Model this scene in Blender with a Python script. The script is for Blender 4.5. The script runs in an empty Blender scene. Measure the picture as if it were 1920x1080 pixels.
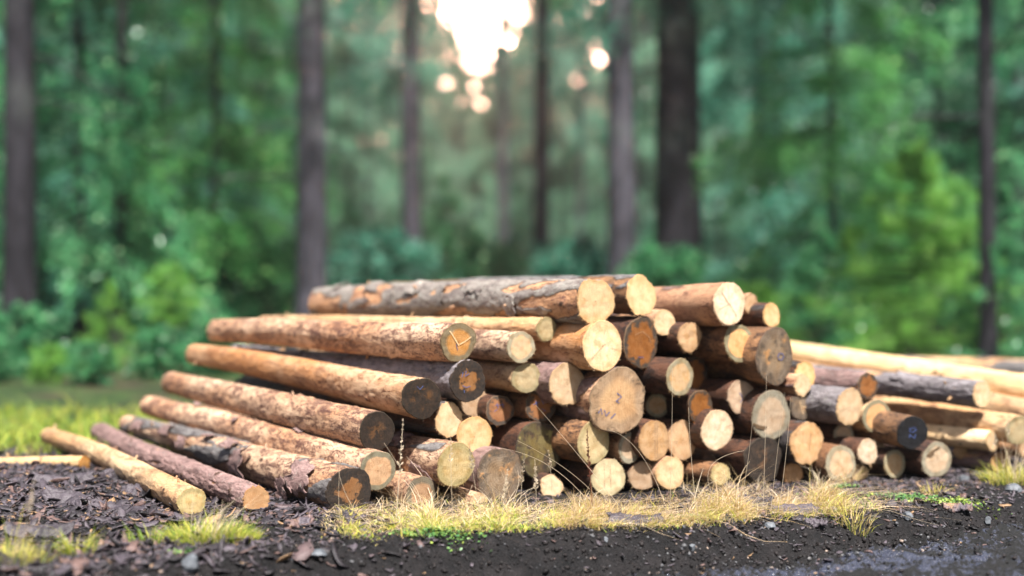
import bpy, math, random
import numpy as np
from mathutils import Vector, Matrix

SC = bpy.context.scene
COL = SC.collection
random.seed(7)
RS = np.random.RandomState(11)
R = math.radians

# ------------------------------------------------------------------ camera
F = 2300.0            # focal length in photograph pixels (1920 wide)
CH = 1.135            # eye height
HY = 560.0            # horizon row
cam = bpy.data.cameras.new("camera")
cam.sensor_width = 36.0
cam.lens = F / 1920 * 36.0
cam.shift_y = (HY - 540.0) / 1920.0
cam.clip_end = 2000
cam.dof.use_dof = True
cam.dof.focus_distance = 6.5
cam.dof.aperture_fstop = 0.44
camo = bpy.data.objects.new("camera", cam)
COL.objects.link(camo)
camo.location = (0, 0, CH)
camo.rotation_euler = (R(90), 0, 0)
SC.camera = camo

# ------------------------------------------------------------------ light
EL, AZ = 60.0, 164.0   # azimuth from +Y towards +X
W = bpy.data.worlds.new("World"); SC.world = W; W.use_nodes = True
nt = W.node_tree; nt.nodes.clear()
wo = nt.nodes.new('ShaderNodeOutputWorld'); bg = nt.nodes.new('ShaderNodeBackground')
sky = nt.nodes.new('ShaderNodeTexSky'); sky.sky_type = 'NISHITA'; sky.sun_disc = False
sky.sun_elevation = R(EL); sky.sun_rotation = R(AZ); sky.air_density = 1.0; sky.dust_density = 3.0
bg.inputs['Strength'].default_value = 0.045
# bright warm haze in the sky round the low gap between the trees
wtc = nt.nodes.new('ShaderNodeTexCoord'); wdot = nt.nodes.new('ShaderNodeVectorMath'); wdot.operation = 'DOT_PRODUCT'
wn = nt.nodes.new('ShaderNodeVectorMath'); wn.operation = 'NORMALIZE'; nt.links.new(wtc.outputs['Generated'], wn.inputs[0])
nt.links.new(wn.outputs[0], wdot.inputs[0]); wdot.inputs[1].default_value = Vector((-80 / F, 1, 540 / F)).normalized()
wmr = nt.nodes.new('ShaderNodeMapRange'); wmr.interpolation_type = 'SMOOTHSTEP'; nt.links.new(wdot.outputs['Value'], wmr.inputs[0])
wmr.inputs[1].default_value = math.cos(R(8.5)); wmr.inputs[2].default_value = math.cos(R(1.5)); wmr.inputs[4].default_value = 900.0
wcol = nt.nodes.new('ShaderNodeMix'); wcol.data_type = 'RGBA'; wcol.blend_type = 'ADD'; wcol.inputs[0].default_value = 1.0
wsc = nt.nodes.new('ShaderNodeVectorMath'); wsc.operation = 'SCALE'; wsc.inputs[0].default_value = (1.0, 0.52, 0.38); nt.links.new(wmr.outputs[0], wsc.inputs['Scale'])
nt.links.new(sky.outputs[0], wcol.inputs[6]); nt.links.new(wsc.outputs[0], wcol.inputs[7])
nt.links.new(wcol.outputs[2], bg.inputs[0]); nt.links.new(bg.outputs[0], wo.inputs[0])
sun = bpy.data.lights.new("sun", 'SUN'); sun.energy = 5.0; sun.angle = R(1.5); sun.color = (1.0, 0.965, 0.915)
suno = bpy.data.objects.new("sun", sun); COL.objects.link(suno)
sd = Vector((math.sin(R(AZ)) * math.cos(R(EL)), math.cos(R(AZ)) * math.cos(R(EL)), math.sin(R(EL))))
suno.rotation_euler = sd.to_track_quat('Z', 'Y').to_euler()
SC.view_settings.view_transform = 'Standard'; SC.view_settings.look = 'None'
SC.view_settings.exposure = 1.58; SC.view_settings.gamma = 1.0
SC.cycles.use_denoising = True
SC.cycles.max_bounces = 6; SC.cycles.transparent_max_bounces = 4
SC.cycles.diffuse_bounces = 3; SC.cycles.glossy_bounces = 2; SC.cycles.transmission_bounces = 3
SC.cycles.sample_clamp_indirect = 6.0

# ------------------------------------------------------------------ helpers
def P(px, py, D):
    return Vector(((px - 960) / F * D, D, CH - (py - HY) / F * D))

def tag(o, label=None, cat=None, group=None, kind=None):
    if label: o['label'] = label
    if cat: o['category'] = cat
    if group: o['group'] = group
    if kind: o['kind'] = kind
    return o

def empty(name, loc, label, cat, group=None, rot=None):
    o = bpy.data.objects.new(name, None); COL.objects.link(o)
    o.empty_display_size = 0.1
    o.location = loc
    if rot: o.rotation_euler = rot
    return tag(o, label, cat, group)

def mesh(name, V, Fa, mat=None, parent=None, smooth=True, attrs=None, mats=None, midx=None, vec=None):
    me = bpy.data.meshes.new(name)
    V = np.asarray(V, dtype=np.float32)
    if isinstance(Fa, np.ndarray):
        n, k = Fa.shape
        me.vertices.add(len(V)); me.vertices.foreach_set('co', V.ravel())
        me.loops.add(n * k); me.loops.foreach_set('vertex_index', Fa.astype(np.int32).ravel())
        me.polygons.add(n)
        me.polygons.foreach_set('loop_start', np.arange(0, n * k, k, dtype=np.int32))
        me.polygons.foreach_set('loop_total', np.full(n, k, dtype=np.int32))
        me.update(calc_edges=True)
    else:
        me.from_pydata([tuple(map(float, v)) for v in V], [], [tuple(int(i) for i in f) for f in Fa])
    if smooth:
        me.polygons.foreach_set('use_smooth', np.ones(len(me.polygons), dtype=bool))
    for m in (mats or ([mat] if mat else [])): me.materials.append(m)
    if midx is not None: me.polygons.foreach_set('material_index', np.asarray(midx, dtype=np.int32))
    for k_, a in (attrs or {}).items():
        at = me.attributes.new(k_, 'FLOAT', 'POINT'); at.data.foreach_set('value', np.asarray(a, dtype=np.float32))
    for k_, a in (vec or {}).items():
        at = me.attributes.new(k_, 'FLOAT_VECTOR', 'POINT'); at.data.foreach_set('vector', np.asarray(a, dtype=np.float32).ravel())
    me.validate()
    o = bpy.data.objects.new(name, me); COL.objects.link(o)
    if parent: o.parent = parent
    return o

# vectorised value noise
def _h(ix, iy, iz, seed):
    n = (ix * 374761393 + iy * 668265263 + iz * 2147483647 + seed * 974634777) & 0xffffffff
    n = ((n ^ (n >> 13)) * 1274126177) & 0xffffffff
    n = ((n ^ (n >> 16)) * 2246822519) & 0xffffffff
    return ((n ^ (n >> 15)) & 0xffffff) / float(0xffffff)
def vnoise(x, y, z, seed=0):
    x, y, z = np.broadcast_arrays(np.asarray(x, float), np.asarray(y, float), np.asarray(z, float))
    ix, iy, iz = np.floor(x).astype(np.int64), np.floor(y).astype(np.int64), np.floor(z).astype(np.int64)
    fx, fy, fz = x - ix, y - iy, z - iz
    fx, fy, fz = [t * t * (3 - 2 * t) for t in (fx, fy, fz)]
    r = 0
    for a in (0, 1):
        for b in (0, 1):
            for c in (0, 1):
                r = r + _h(ix + a, iy + b, iz + c, seed) * (fx if a else 1 - fx) * (fy if b else 1 - fy) * (fz if c else 1 - fz)
    return r * 2 - 1
def fbm(x, y, z=0.0, oct=4, seed=0, gain=0.5):
    s, a, t = 0, 1.0, 0
    for i in range(oct):
        s = s + a * vnoise(np.asarray(x) * 2 ** i, np.asarray(y) * 2 ** i, np.asarray(z) * 2 ** i, seed + i * 17); t += a; a *= gain
    return s / t
def sstep(a, b, x):
    t = np.clip((x - a) / (b - a), 0, 1); return t * t * (3 - 2 * t)

# ------------------------------------------------------------------ material node helper
class NT:
    def __init__(s, name):
        s.m = bpy.data.materials.new(name); s.m.use_nodes = True
        s.t = s.m.node_tree; s.t.nodes.clear()
        s.out = s.t.nodes.new('ShaderNodeOutputMaterial')
    def n(s, typ, ins=None, **kw):
        nd = s.t.nodes.new(typ)
        for k, v in kw.items(): setattr(nd, k, v)
        for k, v in (ins or {}).items(): s.set(nd, k, v)
        return nd
    def set(s, nd, k, v):
        sock = nd.inputs[k]
        if hasattr(v, 'is_linked') or isinstance(v, bpy.types.NodeSocket): s.t.links.new(v, sock)
        elif isinstance(v, (tuple, list)) and len(v) == 3 and sock.type == 'RGBA': sock.default_value = (*v, 1)
        else: sock.default_value = v
    def math(s, op, a, b=0.0, c=None, clamp=False):
        nd = s.n('ShaderNodeMath', operation=op, use_clamp=clamp); s.set(nd, 0, a); s.set(nd, 1, b)
        if c is not None: s.set(nd, 2, c)
        return nd.outputs[0]
    def vmath(s, op, a, b=None):
        nd = s.n('ShaderNodeVectorMath', operation=op); s.set(nd, 0, a)
        if b is not None: s.set(nd, 1, b)
        return nd.outputs['Value'] if op in ('LENGTH', 'DOT_PRODUCT') else nd.outputs[0]
    def mix(s, f, a, b, mode='MIX'):
        nd = s.n('ShaderNodeMix', data_type='RGBA', blend_type=mode); s.set(nd, 0, f); s.set(nd, 6, a); s.set(nd, 7, b)
        return nd.outputs[2]
    def ramp(s, f, lo, hi):        # smoothstep lo..hi
        nd = s.n('ShaderNodeMapRange', interpolation_type='SMOOTHSTEP'); s.set(nd, 0, f)
        nd.inputs[1].default_value = lo; nd.inputs[2].default_value = hi
        return nd.outputs[0]
    def noise(s, vec, scale, detail=4, rough=0.55, dist=0.0):
        nd = s.n('ShaderNodeTexNoise'); s.set(nd, 'Vector', vec)
        nd.inputs['Scale'].default_value = scale; nd.inputs['Detail'].default_value = detail
        nd.inputs['Roughness'].default_value = rough; nd.inputs['Distortion'].default_value = dist
        return nd.outputs['Fac']
    def attr(s, name, out='Fac', typ='GEOMETRY'):
        nd = s.n('ShaderNodeAttribute', attribute_name=name, attribute_type=typ); return nd.outputs[out]
    def mapv(s, vec, sc=(1, 1, 1), loc=(0, 0, 0)):
        nd = s.n('ShaderNodeMapping'); s.set(nd, 'Vector', vec)
        nd.inputs['Scale'].default_value = sc; nd.inputs['Location'].default_value = loc
        return nd.outputs[0]
    def bump(s, h, strength=0.5, dist=0.01):
        nd = s.n('ShaderNodeBump'); s.set(nd, 'Height', h)
        nd.inputs['Strength'].default_value = strength; nd.inputs['Distance'].default_value = dist
        return nd.outputs[0]
    def bsdf(s, color, rough=0.7, normal=None, spec=0.4, **kw):
        b = s.n('ShaderNodeBsdfPrincipled'); s.set(b, 'Base Color', color); s.set(b, 'Roughness', rough)
        b.inputs['Specular IOR Level'].default_value = spec
        if normal is not None: s.set(b, 'Normal', normal)
        for k, v in kw.items(): s.set(b, k, v)
        s.t.links.new(b.outputs[0], s.out.inputs[0]); return b

# ------------------------------------------------------------------ materials: cut faces
def face_mat(name, core, sap, coreR=0.7, soft=0.06, stain=(0.03, 0.025, 0.02), stain_amt=0.0, stain_rim=0.0,
             rim=(0.16, 0.1, 0.06), rings=0.12, cracks=0.0, streak=0.12, spot=0.0, spotc=(0.35, 0.2, 0.08), wobble=0.34):
    N = NT(name)
    fc = N.attr('fc', 'Vector')
    xy = N.vmath('MULTIPLY', fc, (1, 1, 0))
    oi = N.n('ShaderNodeObjectInfo')
    rnd = oi.outputs['Random']
    seed = N.n('ShaderNodeCombineXYZ', {'Z': N.math('MULTIPLY', rnd, 37.0)}).outputs[0]
    p = N.vmath('ADD', xy, seed)
    r0 = N.vmath('LENGTH', xy)
    wob = N.noise(p, 1.7, 3) if wobble < 1 else N.noise(p, 2.2, 5, 0.65)
    r = N.math('ADD', r0, N.math('MULTIPLY', N.math('SUBTRACT', wob, 0.5), wobble))
    col = N.mix(N.ramp(r, coreR - soft, coreR + soft), core, sap)
    # rings
    rs = N.math('SINE', N.math('MULTIPLY', N.math('ADD', r0, N.math('MULTIPLY', wob, 0.22)), 62.0))
    rn = N.noise(p, 4.0, 2)
    ringf = N.math('MULTIPLY', N.math('MULTIPLY', N.math('ADD', rs, 1.0), 0.5), N.math('MULTIPLY', rn, rings * 1.6))
    col = N.mix(ringf, col, (0.34, 0.26, 0.20), 'MULTIPLY')
    # radial fibres
    nrm = N.vmath('NORMALIZE', xy)
    radv = N.vmath('ADD', N.vmath('MULTIPLY', nrm, (9, 9, 9)), N.vmath('MULTIPLY', p, (1.2, 1.2, 1.0)))
    rad = N.noise(radv, 1.6, 4, 0.7)
    col = N.mix(N.math('MULTIPLY', N.ramp(rad, 0.5, 0.85), streak * 4), col, (0.38, 0.32, 0.27), 'MULTIPLY')
    # saw marks
    sw = N.noise(N.mapv(p, (26, 2.0, 1)), 1.0, 3, 0.6)
    col = N.mix(N.math('MULTIPLY', N.ramp(sw, 0.45, 0.8), 0.5), col, (0.62, 0.55, 0.47), 'MULTIPLY')
    # blotchy tone
    bl = N.noise(p, 2.3, 4, 0.6)
    col = N.mix(N.math('MULTIPLY', N.ramp(bl, 0.38, 0.7), 0.75), col, (0.80, 0.68, 0.54), 'MULTIPLY')
    fine = N.noise(p, 30, 3, 0.7)
    col = N.mix(N.math('MULTIPLY', N.ramp(fine, 0.5, 0.75), 0.4), col, (0.5, 0.42, 0.36), 'MULTIPLY')
    if spot > 0:
        sp = N.noise(p, 1.5, 3, 0.6)
        col = N.mix(N.ramp(sp, 1 - spot, 1 - spot + 0.1), col, spotc)
    if stain_amt > 0 or stain_rim > 0:
        sn = N.noise(p, 2.6, 5, 0.62, 0.6)
        v = N.math('ADD', N.math('MULTIPLY', N.math('SUBTRACT', sn, 0.5), 1.6), N.math('ADD', stain_amt - 0.5, N.math('MULTIPLY', N.math('POWER', r0, 2.2), stain_rim)))
        sm = N.ramp(v, -0.06, 0.16)
        sc = N.mix(N.ramp(N.noise(p, 9, 4, 0.7), 0.35, 0.7), stain, tuple(min(1, c * k_) for c, k_ in zip(stain, (2.6, 2.0, 1.6))))
        col = N.mix(sm, col, sc)
    if cracks > 0:
        ck = N.n('ShaderNodeTexVoronoi', {'Vector': N.vmath('ADD', N.vmath('MULTIPLY', nrm, (3, 3, 3)), seed), 'Scale': 1.0}, feature='DISTANCE_TO_EDGE')
        cm = N.math('MULTIPLY', N.math('SUBTRACT', 1.0, N.ramp(ck.outputs['Distance'], 0.0, 0.05)), cracks)
        cm = N.math('MULTIPLY', cm, N.ramp(N.noise(p, 3, 2), 0.4, 0.6))
        col = N.mix(cm, col, (0.11, 0.07, 0.04))
    # pith
    col = N.mix(N.math('MULTIPLY', N.math('SUBTRACT', 1.0, N.ramp(r0, 0.015, 0.05)), 0.6), col, (0.4, 0.3, 0.2), 'MULTIPLY')
    # rim
    col = N.mix(N.math('MULTIPLY', N.ramp(N.math('ADD', r0, N.math('MULTIPLY', N.math('SUBTRACT', rn, 0.5), 0.1)), 0.935, 0.985), 0.75), col, rim)
    # per log tone
    hs = N.n('ShaderNodeHueSaturation', {'Color': col, 'Value': N.math('ADD', 0.84, N.math('MULTIPLY', rnd, 0.28)), 'Saturation': N.math('ADD', 0.88, N.math('MULTIPLY', N.math('FRACT', N.math('MULTIPLY', rnd, 7.3)), 0.3))})
    h = N.math('ADD', N.math('MULTIPLY', fine, 0.5), N.math('ADD', N.math('MULTIPLY', sw, 0.7), N.math('MULTIPLY', rad, 0.5)))
    N.bsdf(hs.outputs[0], 0.78, N.bump(h, 0.8, 0.006), 0.2)
    return N.m

FM = {
 'cream':  face_mat('wood_cut_cream', (0.55, 0.39, 0.235), (0.49, 0.33, 0.18), 0.8, 0.15, rim=(0.3, 0.18, 0.09), streak=0.06),
 'pale':   face_mat('wood_cut_pale', (0.62, 0.48, 0.33), (0.54, 0.39, 0.25), 0.75, 0.2, rim=(0.35, 0.22, 0.12), cracks=0.35, streak=0.05),
 'tan':    face_mat('wood_cut_tan', (0.48, 0.33, 0.21), (0.40, 0.27, 0.17), 0.8, 0.12, rim=(0.2, 0.12, 0.07), rings=0.3, streak=0.1),
 'orange': face_mat('wood_cut_orange', (0.46, 0.26, 0.12), (0.42, 0.23, 0.10), 0.85, 0.1, rim=(0.3, 0.14, 0.05)),
 'ring':   face_mat('wood_cut_grey_ring', (0.52, 0.31, 0.16), (0.20, 0.18, 0.12), 0.74, 0.05, rim=(0.16, 0.13, 0.08), streak=0.07),
 'ringp':  face_mat('wood_cut_pale_ring', (0.50, 0.36, 0.23), (0.28, 0.25, 0.18), 0.72, 0.08, rim=(0.18, 0.14, 0.09), rings=0.3, streak=0.08),
 'olive':  face_mat('wood_cut_yellowish', (0.48, 0.38, 0.22), (0.35, 0.29, 0.16), 0.72, 0.12, rim=(0.22, 0.15, 0.08), rings=0.15),
 'rust':   face_mat('wood_cut_rusty', (0.25, 0.11, 0.045), (0.16, 0.08, 0.04), 0.8, 0.1, stain=(0.03, 0.027, 0.024), stain_amt=0.12, stain_rim=0.75, rings=0.3, cracks=0.5),
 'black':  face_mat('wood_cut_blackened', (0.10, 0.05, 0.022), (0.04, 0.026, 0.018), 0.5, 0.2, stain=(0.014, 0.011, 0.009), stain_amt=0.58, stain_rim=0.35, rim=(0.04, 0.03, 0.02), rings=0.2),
 'tar':    face_mat('wood_cut_tarred', (0.012, 0.012, 0.014), (0.01, 0.01, 0.012), 0.5, 0.2, stain=(0.012, 0.012, 0.014), stain_amt=0.3, rim=(0.01, 0.01, 0.01), rings=0.1, streak=0.02),
 'heart':  face_mat('wood_cut_dark_with_heart', (0.19, 0.10, 0.05), (0.025, 0.018, 0.013), 0.50, 0.07, stain=(0.014, 0.012, 0.011), stain_amt=0.36, stain_rim=0.7, rim=(0.03, 0.02, 0.015), streak=0.1, wobble=1.3),
 'grey':   face_mat('wood_cut_weathered', (0.22, 0.16, 0.105), (0.15, 0.115, 0.085), 0.6, 0.2, stain=(0.045, 0.038, 0.03), stain_amt=0.35, stain_rim=0.3, rim=(0.08, 0.05, 0.035), rings=0.4, cracks=0.7, spot=0.44, spotc=(0.33, 0.17, 0.07)),
 'moss':   face_mat('wood_cut_mossy', (0.15, 0.12, 0.06), (0.10, 0.085, 0.05), 0.6, 0.2, stain=(0.03, 0.025, 0.02), stain_amt=0.42, stain_rim=0.2, rim=(0.05, 0.04, 0.03), rings=0.2, spot=0.42, spotc=(0.24, 0.20, 0.09)),
 'saw':    face_mat('wood_cut_coarse', (0.42, 0.25, 0.11), (0.28, 0.18, 0.10), 0.62, 0.15, stain=(0.05, 0.035, 0.022), stain_amt=0.03, stain_rim=0.5, rim=(0.14, 0.09, 0.05), rings=0.05, cracks=0.2, streak=0.10),
 'greyc':  face_mat('wood_cut_grey_core', (0.42, 0.24, 0.12), (0.17, 0.14, 0.095), 0.66, 0.08, stain=(0.06, 0.045, 0.03), stain_amt=0.1, stain_rim=0.25, rim=(0.1, 0.07, 0.04), rings=0.3),
}

# ------------------------------------------------------------------ materials: log bodies
def body_mat(name, base, light, dark, darkamt=0.5, barkc=(0.17, 0.155, 0.15), barkd=(0.05, 0.04, 0.04), rough=0.6, lichen=0.3):
    N = NT(name)
    tc = N.n('ShaderNodeTexCoord').outputs['Object']
    oi = N.n('ShaderNodeObjectInfo'); rnd = oi.outputs['Random']
    seed = N.n('ShaderNodeCombineXYZ', {'X': N.math('MULTIPLY', rnd, 31.0), 'Y': N.math('MULTIPLY', rnd, 17.0)}).outputs[0]
    p = N.vmath('ADD', tc, seed)
    big = N.noise(N.mapv(p, (3, 1.3, 3)), 1.0, 3, 0.6)
    mid = N.noise(N.mapv(p, (16, 7, 16)), 1.0, 5, 0.68, 0.8)
    spk = N.noise(N.mapv(p, (60, 26, 60)), 1.0, 4, 0.7, 1.0)
    spk2 = N.noise(N.mapv(p, (36, 90, 36)), 1.0, 3, 0.7)
    col = N.mix(N.ramp(big, 0.3, 0.7), base, light)
    col = N.mix(N.math('MULTIPLY', N.ramp(mid, 0.42, 0.68), 0.75), col, N.mix(0.5, base, dark))
    thr = N.math('ADD', N.math('MULTIPLY', spk, 0.65), N.math('MULTIPLY', mid, 0.5))
    col = N.mix(N.math('MULTIPLY', N.ramp(thr, 0.70 - 0.16 * darkamt, 0.80 - 0.16 * darkamt), 0.85), col, dark)
    col = N.mix(N.math('MULTIPLY', N.ramp(spk2, 0.54, 0.68), 0.55), col, light)
    pat = N.noise(N.mapv(p, (7, 3.2, 7)), 1.0, 6, 0.74, 0.5)
    col = N.mix(N.math('MULTIPLY', N.ramp(pat, 0.50, 0.60), 0.25 + 0.5 * darkamt), col, N.mix(0.72, col, dark))
    spk3 = N.noise(N.mapv(p, (95, 34, 95)), 1.0, 3, 0.7)
    col = N.mix(N.math('MULTIPLY', N.ramp(spk3, 0.60, 0.68), 0.8 * darkamt + .1), col, dark)
    bk = N.attr('bark')
    bcol = N.mix(N.ramp(mid, 0.35, 0.7), barkc, barkd)
    bcol = N.mix(N.math('MULTIPLY', N.ramp(spk, 0.5, 0.7), 0.6), bcol, barkd)
    bcol = N.mix(N.math('MULTIPLY', N.ramp(N.noise(N.mapv(p, (30, 22, 30)), 1.0, 5, 0.75), 0.56, 0.66), lichen), bcol, (0.36, 0.38, 0.33))
    col = N.mix(N.ramp(bk, 0.35, 0.6), col, bcol)
    # dark edge where bark ends
    edge = N.math('MULTIPLY', N.ramp(bk, 0.12, 0.38), N.math('SUBTRACT', 1.0, N.ramp(bk, 0.45, 0.62)))
    col = N.mix(N.math('MULTIPLY', edge, 0.8), col, (0.03, 0.018, 0.012))
    kn = N.attr('knot')
    col = N.mix(N.ramp(kn, 0.25, 0.6), col, (0.05, 0.022, 0.012))
    hs = N.n('ShaderNodeHueSaturation', {'Color': col, 'Value': N.math('ADD', 0.86, N.math('MULTIPLY', rnd, 0.26))})
    h = N.math('ADD', N.math('MULTIPLY', spk, 0.8), N.math('MULTIPLY', mid, 0.9))
    h = N.math('ADD', h, N.math('MULTIPLY', N.math('MULTIPLY', bk, spk2), 0.9))
    N.bsdf(hs.outputs[0], N.math('ADD', rough - 0.12, N.math('MULTIPLY', mid, 0.3)), N.bump(h, 0.9, 0.010), 0.5)
    return N.m

BM = {
 'warm':   body_mat('log_surface_mottled', (0.37, 0.185, 0.09), (0.57, 0.39, 0.26), (0.065, 0.022, 0.017), 0.95),
 'yellow': body_mat('log_surface_yellow', (0.46, 0.25, 0.11), (0.60, 0.42, 0.25), (0.11, 0.04, 0.02), 0.55),
 'orange': body_mat('log_surface_orange', (0.43, 0.18, 0.055), (0.56, 0.37, 0.23), (0.11, 0.035, 0.016), 0.55),
 'pale':   body_mat('log_surface_pale', (0.60, 0.38, 0.18), (0.72, 0.52, 0.31), (0.20, 0.09, 0.04), 0.25),
 'grey':   body_mat('log_surface_grey_bark', (0.45, 0.24, 0.10), (0.55, 0.34, 0.17), (0.10, 0.045, 0.03), 0.5, (0.21, 0.185, 0.195), (0.07, 0.058, 0.06)),
 'red':    body_mat('log_surface_red_bark', (0.40, 0.19, 0.10), (0.50, 0.30, 0.18), (0.09, 0.03, 0.02), 0.6, (0.25, 0.155, 0.14), (0.09, 0.05, 0.045), lichen=0.25),
 'ash':    body_mat('log_surface_light_grey_bark', (0.46, 0.22, 0.10), (0.54, 0.34, 0.20), (0.10, 0.04, 0.03), 0.7, (0.27, 0.24, 0.21), (0.11, 0.08, 0.072), lichen=0.5),
 'dark':   body_mat('log_surface_dark_gap_shade', (0.06, 0.024, 0.014), (0.12, 0.05, 0.026), (0.010, 0.005, 0.004), 0.9, (0.06, 0.05, 0.05), (0.02, 0.015, 0.015)),  # dark brown wood, with shade between the logs painted into the colour
 'brown':  body_mat('log_surface_brown', (0.17, 0.076, 0.033), (0.29, 0.15, 0.07), (0.022, 0.010, 0.007), 0.85),  # brown wood, deepened to paint in shade of the gaps
}
mk = NT('blue_crayon'); mk.bsdf((0.05, 0.075, 0.20), 0.7); MBLUE = mk.m
mk = NT('split_groove'); mk.bsdf((0.10, 0.06, 0.03), 0.8); MGROOVE = mk.m
mk = NT('thin_saw_line'); mk.bsdf((0.26, 0.16, 0.09), 0.8); MLINE = mk.m
mk = NT('pale_splinter_wood'); mk.bsdf((0.62, 0.42, 0.23), 0.7); MSPL = mk.m

# ------------------------------------------------------------------ ground shape
EX = [-6, -2.6, -1.6, -0.9, 0.0, 0.8, 1.5, 2.2, 2.9, 6]
EY = [4.3, 4.9, 5.35, 5.78, 6.02, 6.12, 6.38, 6.75, 7.1, 8.4]
def edge_y(x): return np.interp(x, EX, EY) + 0.06 * vnoise(np.asarray(x) * 3.1, 0.3, 0.5, 5)
def ground_h(x, y):
    x = np.asarray(x, float); y = np.asarray(y, float)
    e = edge_y(x)
    near = sstep(60, 9, y) * sstep(-3, 3, y)
    fall = sstep(e, e - 0.34, y)
    h = -(0.20 - 0.07 * sstep(0.9, 2.0, x)) * fall
    amp = 0.022 + 0.06 * fall * sstep(e - 0.75, e - 0.3, y)
    h = h + amp * fbm(x * 3, y * 3, 0.0, 5, 3, 0.62) * (0.4 + 0.6 * near)
    h = h + (0.014 + 0.022 * fall) * fbm(x * 14, y * 14, 1.0, 3, 9, 0.75) * near
    h = h + 0.035 * (0.25 + fall) * (np.abs(fbm(x * 6, y * 7, 4.0, 3, 25, 0.6)) - .2) * near * sstep(e + .5, e + .1, y)
    h = h + 0.05 * fall * fbm(x * 2.2 + y * 2, (y - 0.24 * x) * 16, 2.0, 3, 15, 0.6) * near
    # ruts of the track, running slightly away to the right
    v = y - 0.24 * x
    h = h - 0.045 * np.exp(-((v - 5.78 - .05 * vnoise(x * 1.5, 0, 0, 31)) / 0.16) ** 2) * sstep(e - 0.1, e - 0.5, y)
    h = h + 0.05 * np.exp(-((v - 5.52) / 0.08) ** 2) * sstep(e - 0.2, e - 0.5, y)
    # little bank of bark on the left
    h = h + 0.07 * np.exp(-((x + 3.0) / 0.9) ** 2 - ((y - 7.2) / 1.0) ** 2)
    h = h + 0.9 * sstep(16, 60, y) * (0.5 + 0.5 * fbm(x * .05, y * .05, 0, 2, 77))
    return h

def axis(pts):
    out = []
    for (a, b, st) in pts:
        n = max(1, int(round((b - a) / st))); out += list(np.linspace(a, b, n, endpoint=False))
    out.append(pts[-1][1]); return np.array(out)
gx = axis([(-400, -60, 40), (-60, -12, 4), (-12, -4.2, .4), (-4.2, 4.6, .026), (4.6, 12, .4), (12, 60, 4), (60, 400, 40)])
gy = axis([(-100, -4, 12), (-4, 4.2, .6), (4.2, 4.9, .1), (4.9, 8.4, .022), (8.4, 12, .12), (12, 40, 1), (40, 400, 20)])
GX, GY = np.meshgrid(gx, gy)
GZ = ground_h(GX, GY)
Vg = np.stack([GX.ravel(), GY.ravel(), GZ.ravel()], 1)
nx, ny = len(gx), len(gy)
ii, jj = np.meshgrid(np.arange(nx - 1), np.arange(ny - 1))
q = (jj * nx + ii).ravel()
Fg = np.stack([q, q + 1, q + nx + 1, q + nx], 1)
cx = (gx[:-1] + gx[1:]) / 2; cy = (gy[:-1] + gy[1:]) / 2
CXg, CYg = np.meshgrid(cx, cy)
istrack = (CYg < edge_y(CXg) - 0.30).ravel()

N = NT('forest_soil')
g = N.n('ShaderNodeNewGeometry').outputs['Position']
sep = N.n('ShaderNodeSeparateXYZ', {0: g})
n1 = N.noise(g, 9, 6, 0.7); n2 = N.noise(g, 60, 4, 0.7); n3 = N.noise(g, 1.2, 3)
c = N.mix(N.ramp(n1, 0.35, 0.7), (0.003, 0.0026, 0.003), (0.014, 0.0115, 0.012))
c = N.mix(N.math('MULTIPLY', N.ramp(n2, 0.58, 0.70), 0.5), c, (0.06, 0.055, 0.06))
far = N.ramp(N.math('ADD', sep.outputs[1], N.math('MULTIPLY', n3, 1.2)), 8.6, 9.6)
gr = N.mix(N.ramp(N.noise(g, 1.6, 5, 0.65), 0.35, 0.65), (0.010, 0.022, 0.008), (0.05, 0.085, 0.022))
gr = N.mix(N.ramp(N.noise(g, 0.7, 3, 0.6), 0.46, 0.6), gr, (0.06, 0.04, 0.028))
c = N.mix(far, c, gr)
N.bsdf(c, N.math('ADD', 0.4, N.math('MULTIPLY', n1, 0.5)), N.bump(N.math('ADD', n2, n1), 1.0, 0.02), 0.25)
M_SOIL = N.m
N = NT('wet_mud')
g = N.n('ShaderNodeNewGeometry').outputs['Position']
rot = N.n('ShaderNodeMapping'); N.set(rot, 'Vector', g); rot.inputs['Rotation'].default_value = (0, 0, -0.235); rot.inputs['Scale'].default_value = (1.2, 6, 4)
n1 = N.noise(rot.outputs[0], 1.2, 5, 0.6); n2 = N.noise(g, 38, 5, 0.7); n3 = N.noise(g, 120, 3, 0.7)
wet = N.ramp(N.math('ADD', n1, N.math('MULTIPLY', N.math('SUBTRACT', n2, 0.5), 1.1)), 0.50, 0.60)
c = N.mix(N.ramp(n2, 0.4, 0.65), (0.002, 0.002, 0.002), (0.008, 0.007, 0.008))
c = N.mix(wet, c, (0.040, 0.044, 0.066))  # bluish sky sheen painted into the colour of the wet streaks
c = N.mix(N.math('MULTIPLY', N.ramp(n3, 0.62, 0.72), 0.4), c, (0.15, 0.14, 0.14))
rr = N.math('SUBTRACT', 0.75, N.math('MULTIPLY', wet, 0.60))
N.bsdf(c, rr, N.bump(N.math('ADD', N.math('MULTIPLY', n2, 0.9), N.math('MULTIPLY', n3, 0.35)), 1.0, 0.02), 0.35)
M_MUD = N.m
tag(mesh('ground', Vg, Fg[~istrack], M_SOIL), kind='structure')
tag(mesh('muddy_track', Vg, Fg[istrack], M_MUD), kind='structure')

# ------------------------------------------------------------------ logs
def base_depth(px):
    u = (px - 960) / F
    return 6.93 / (1 - 0.329 * u)

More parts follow.
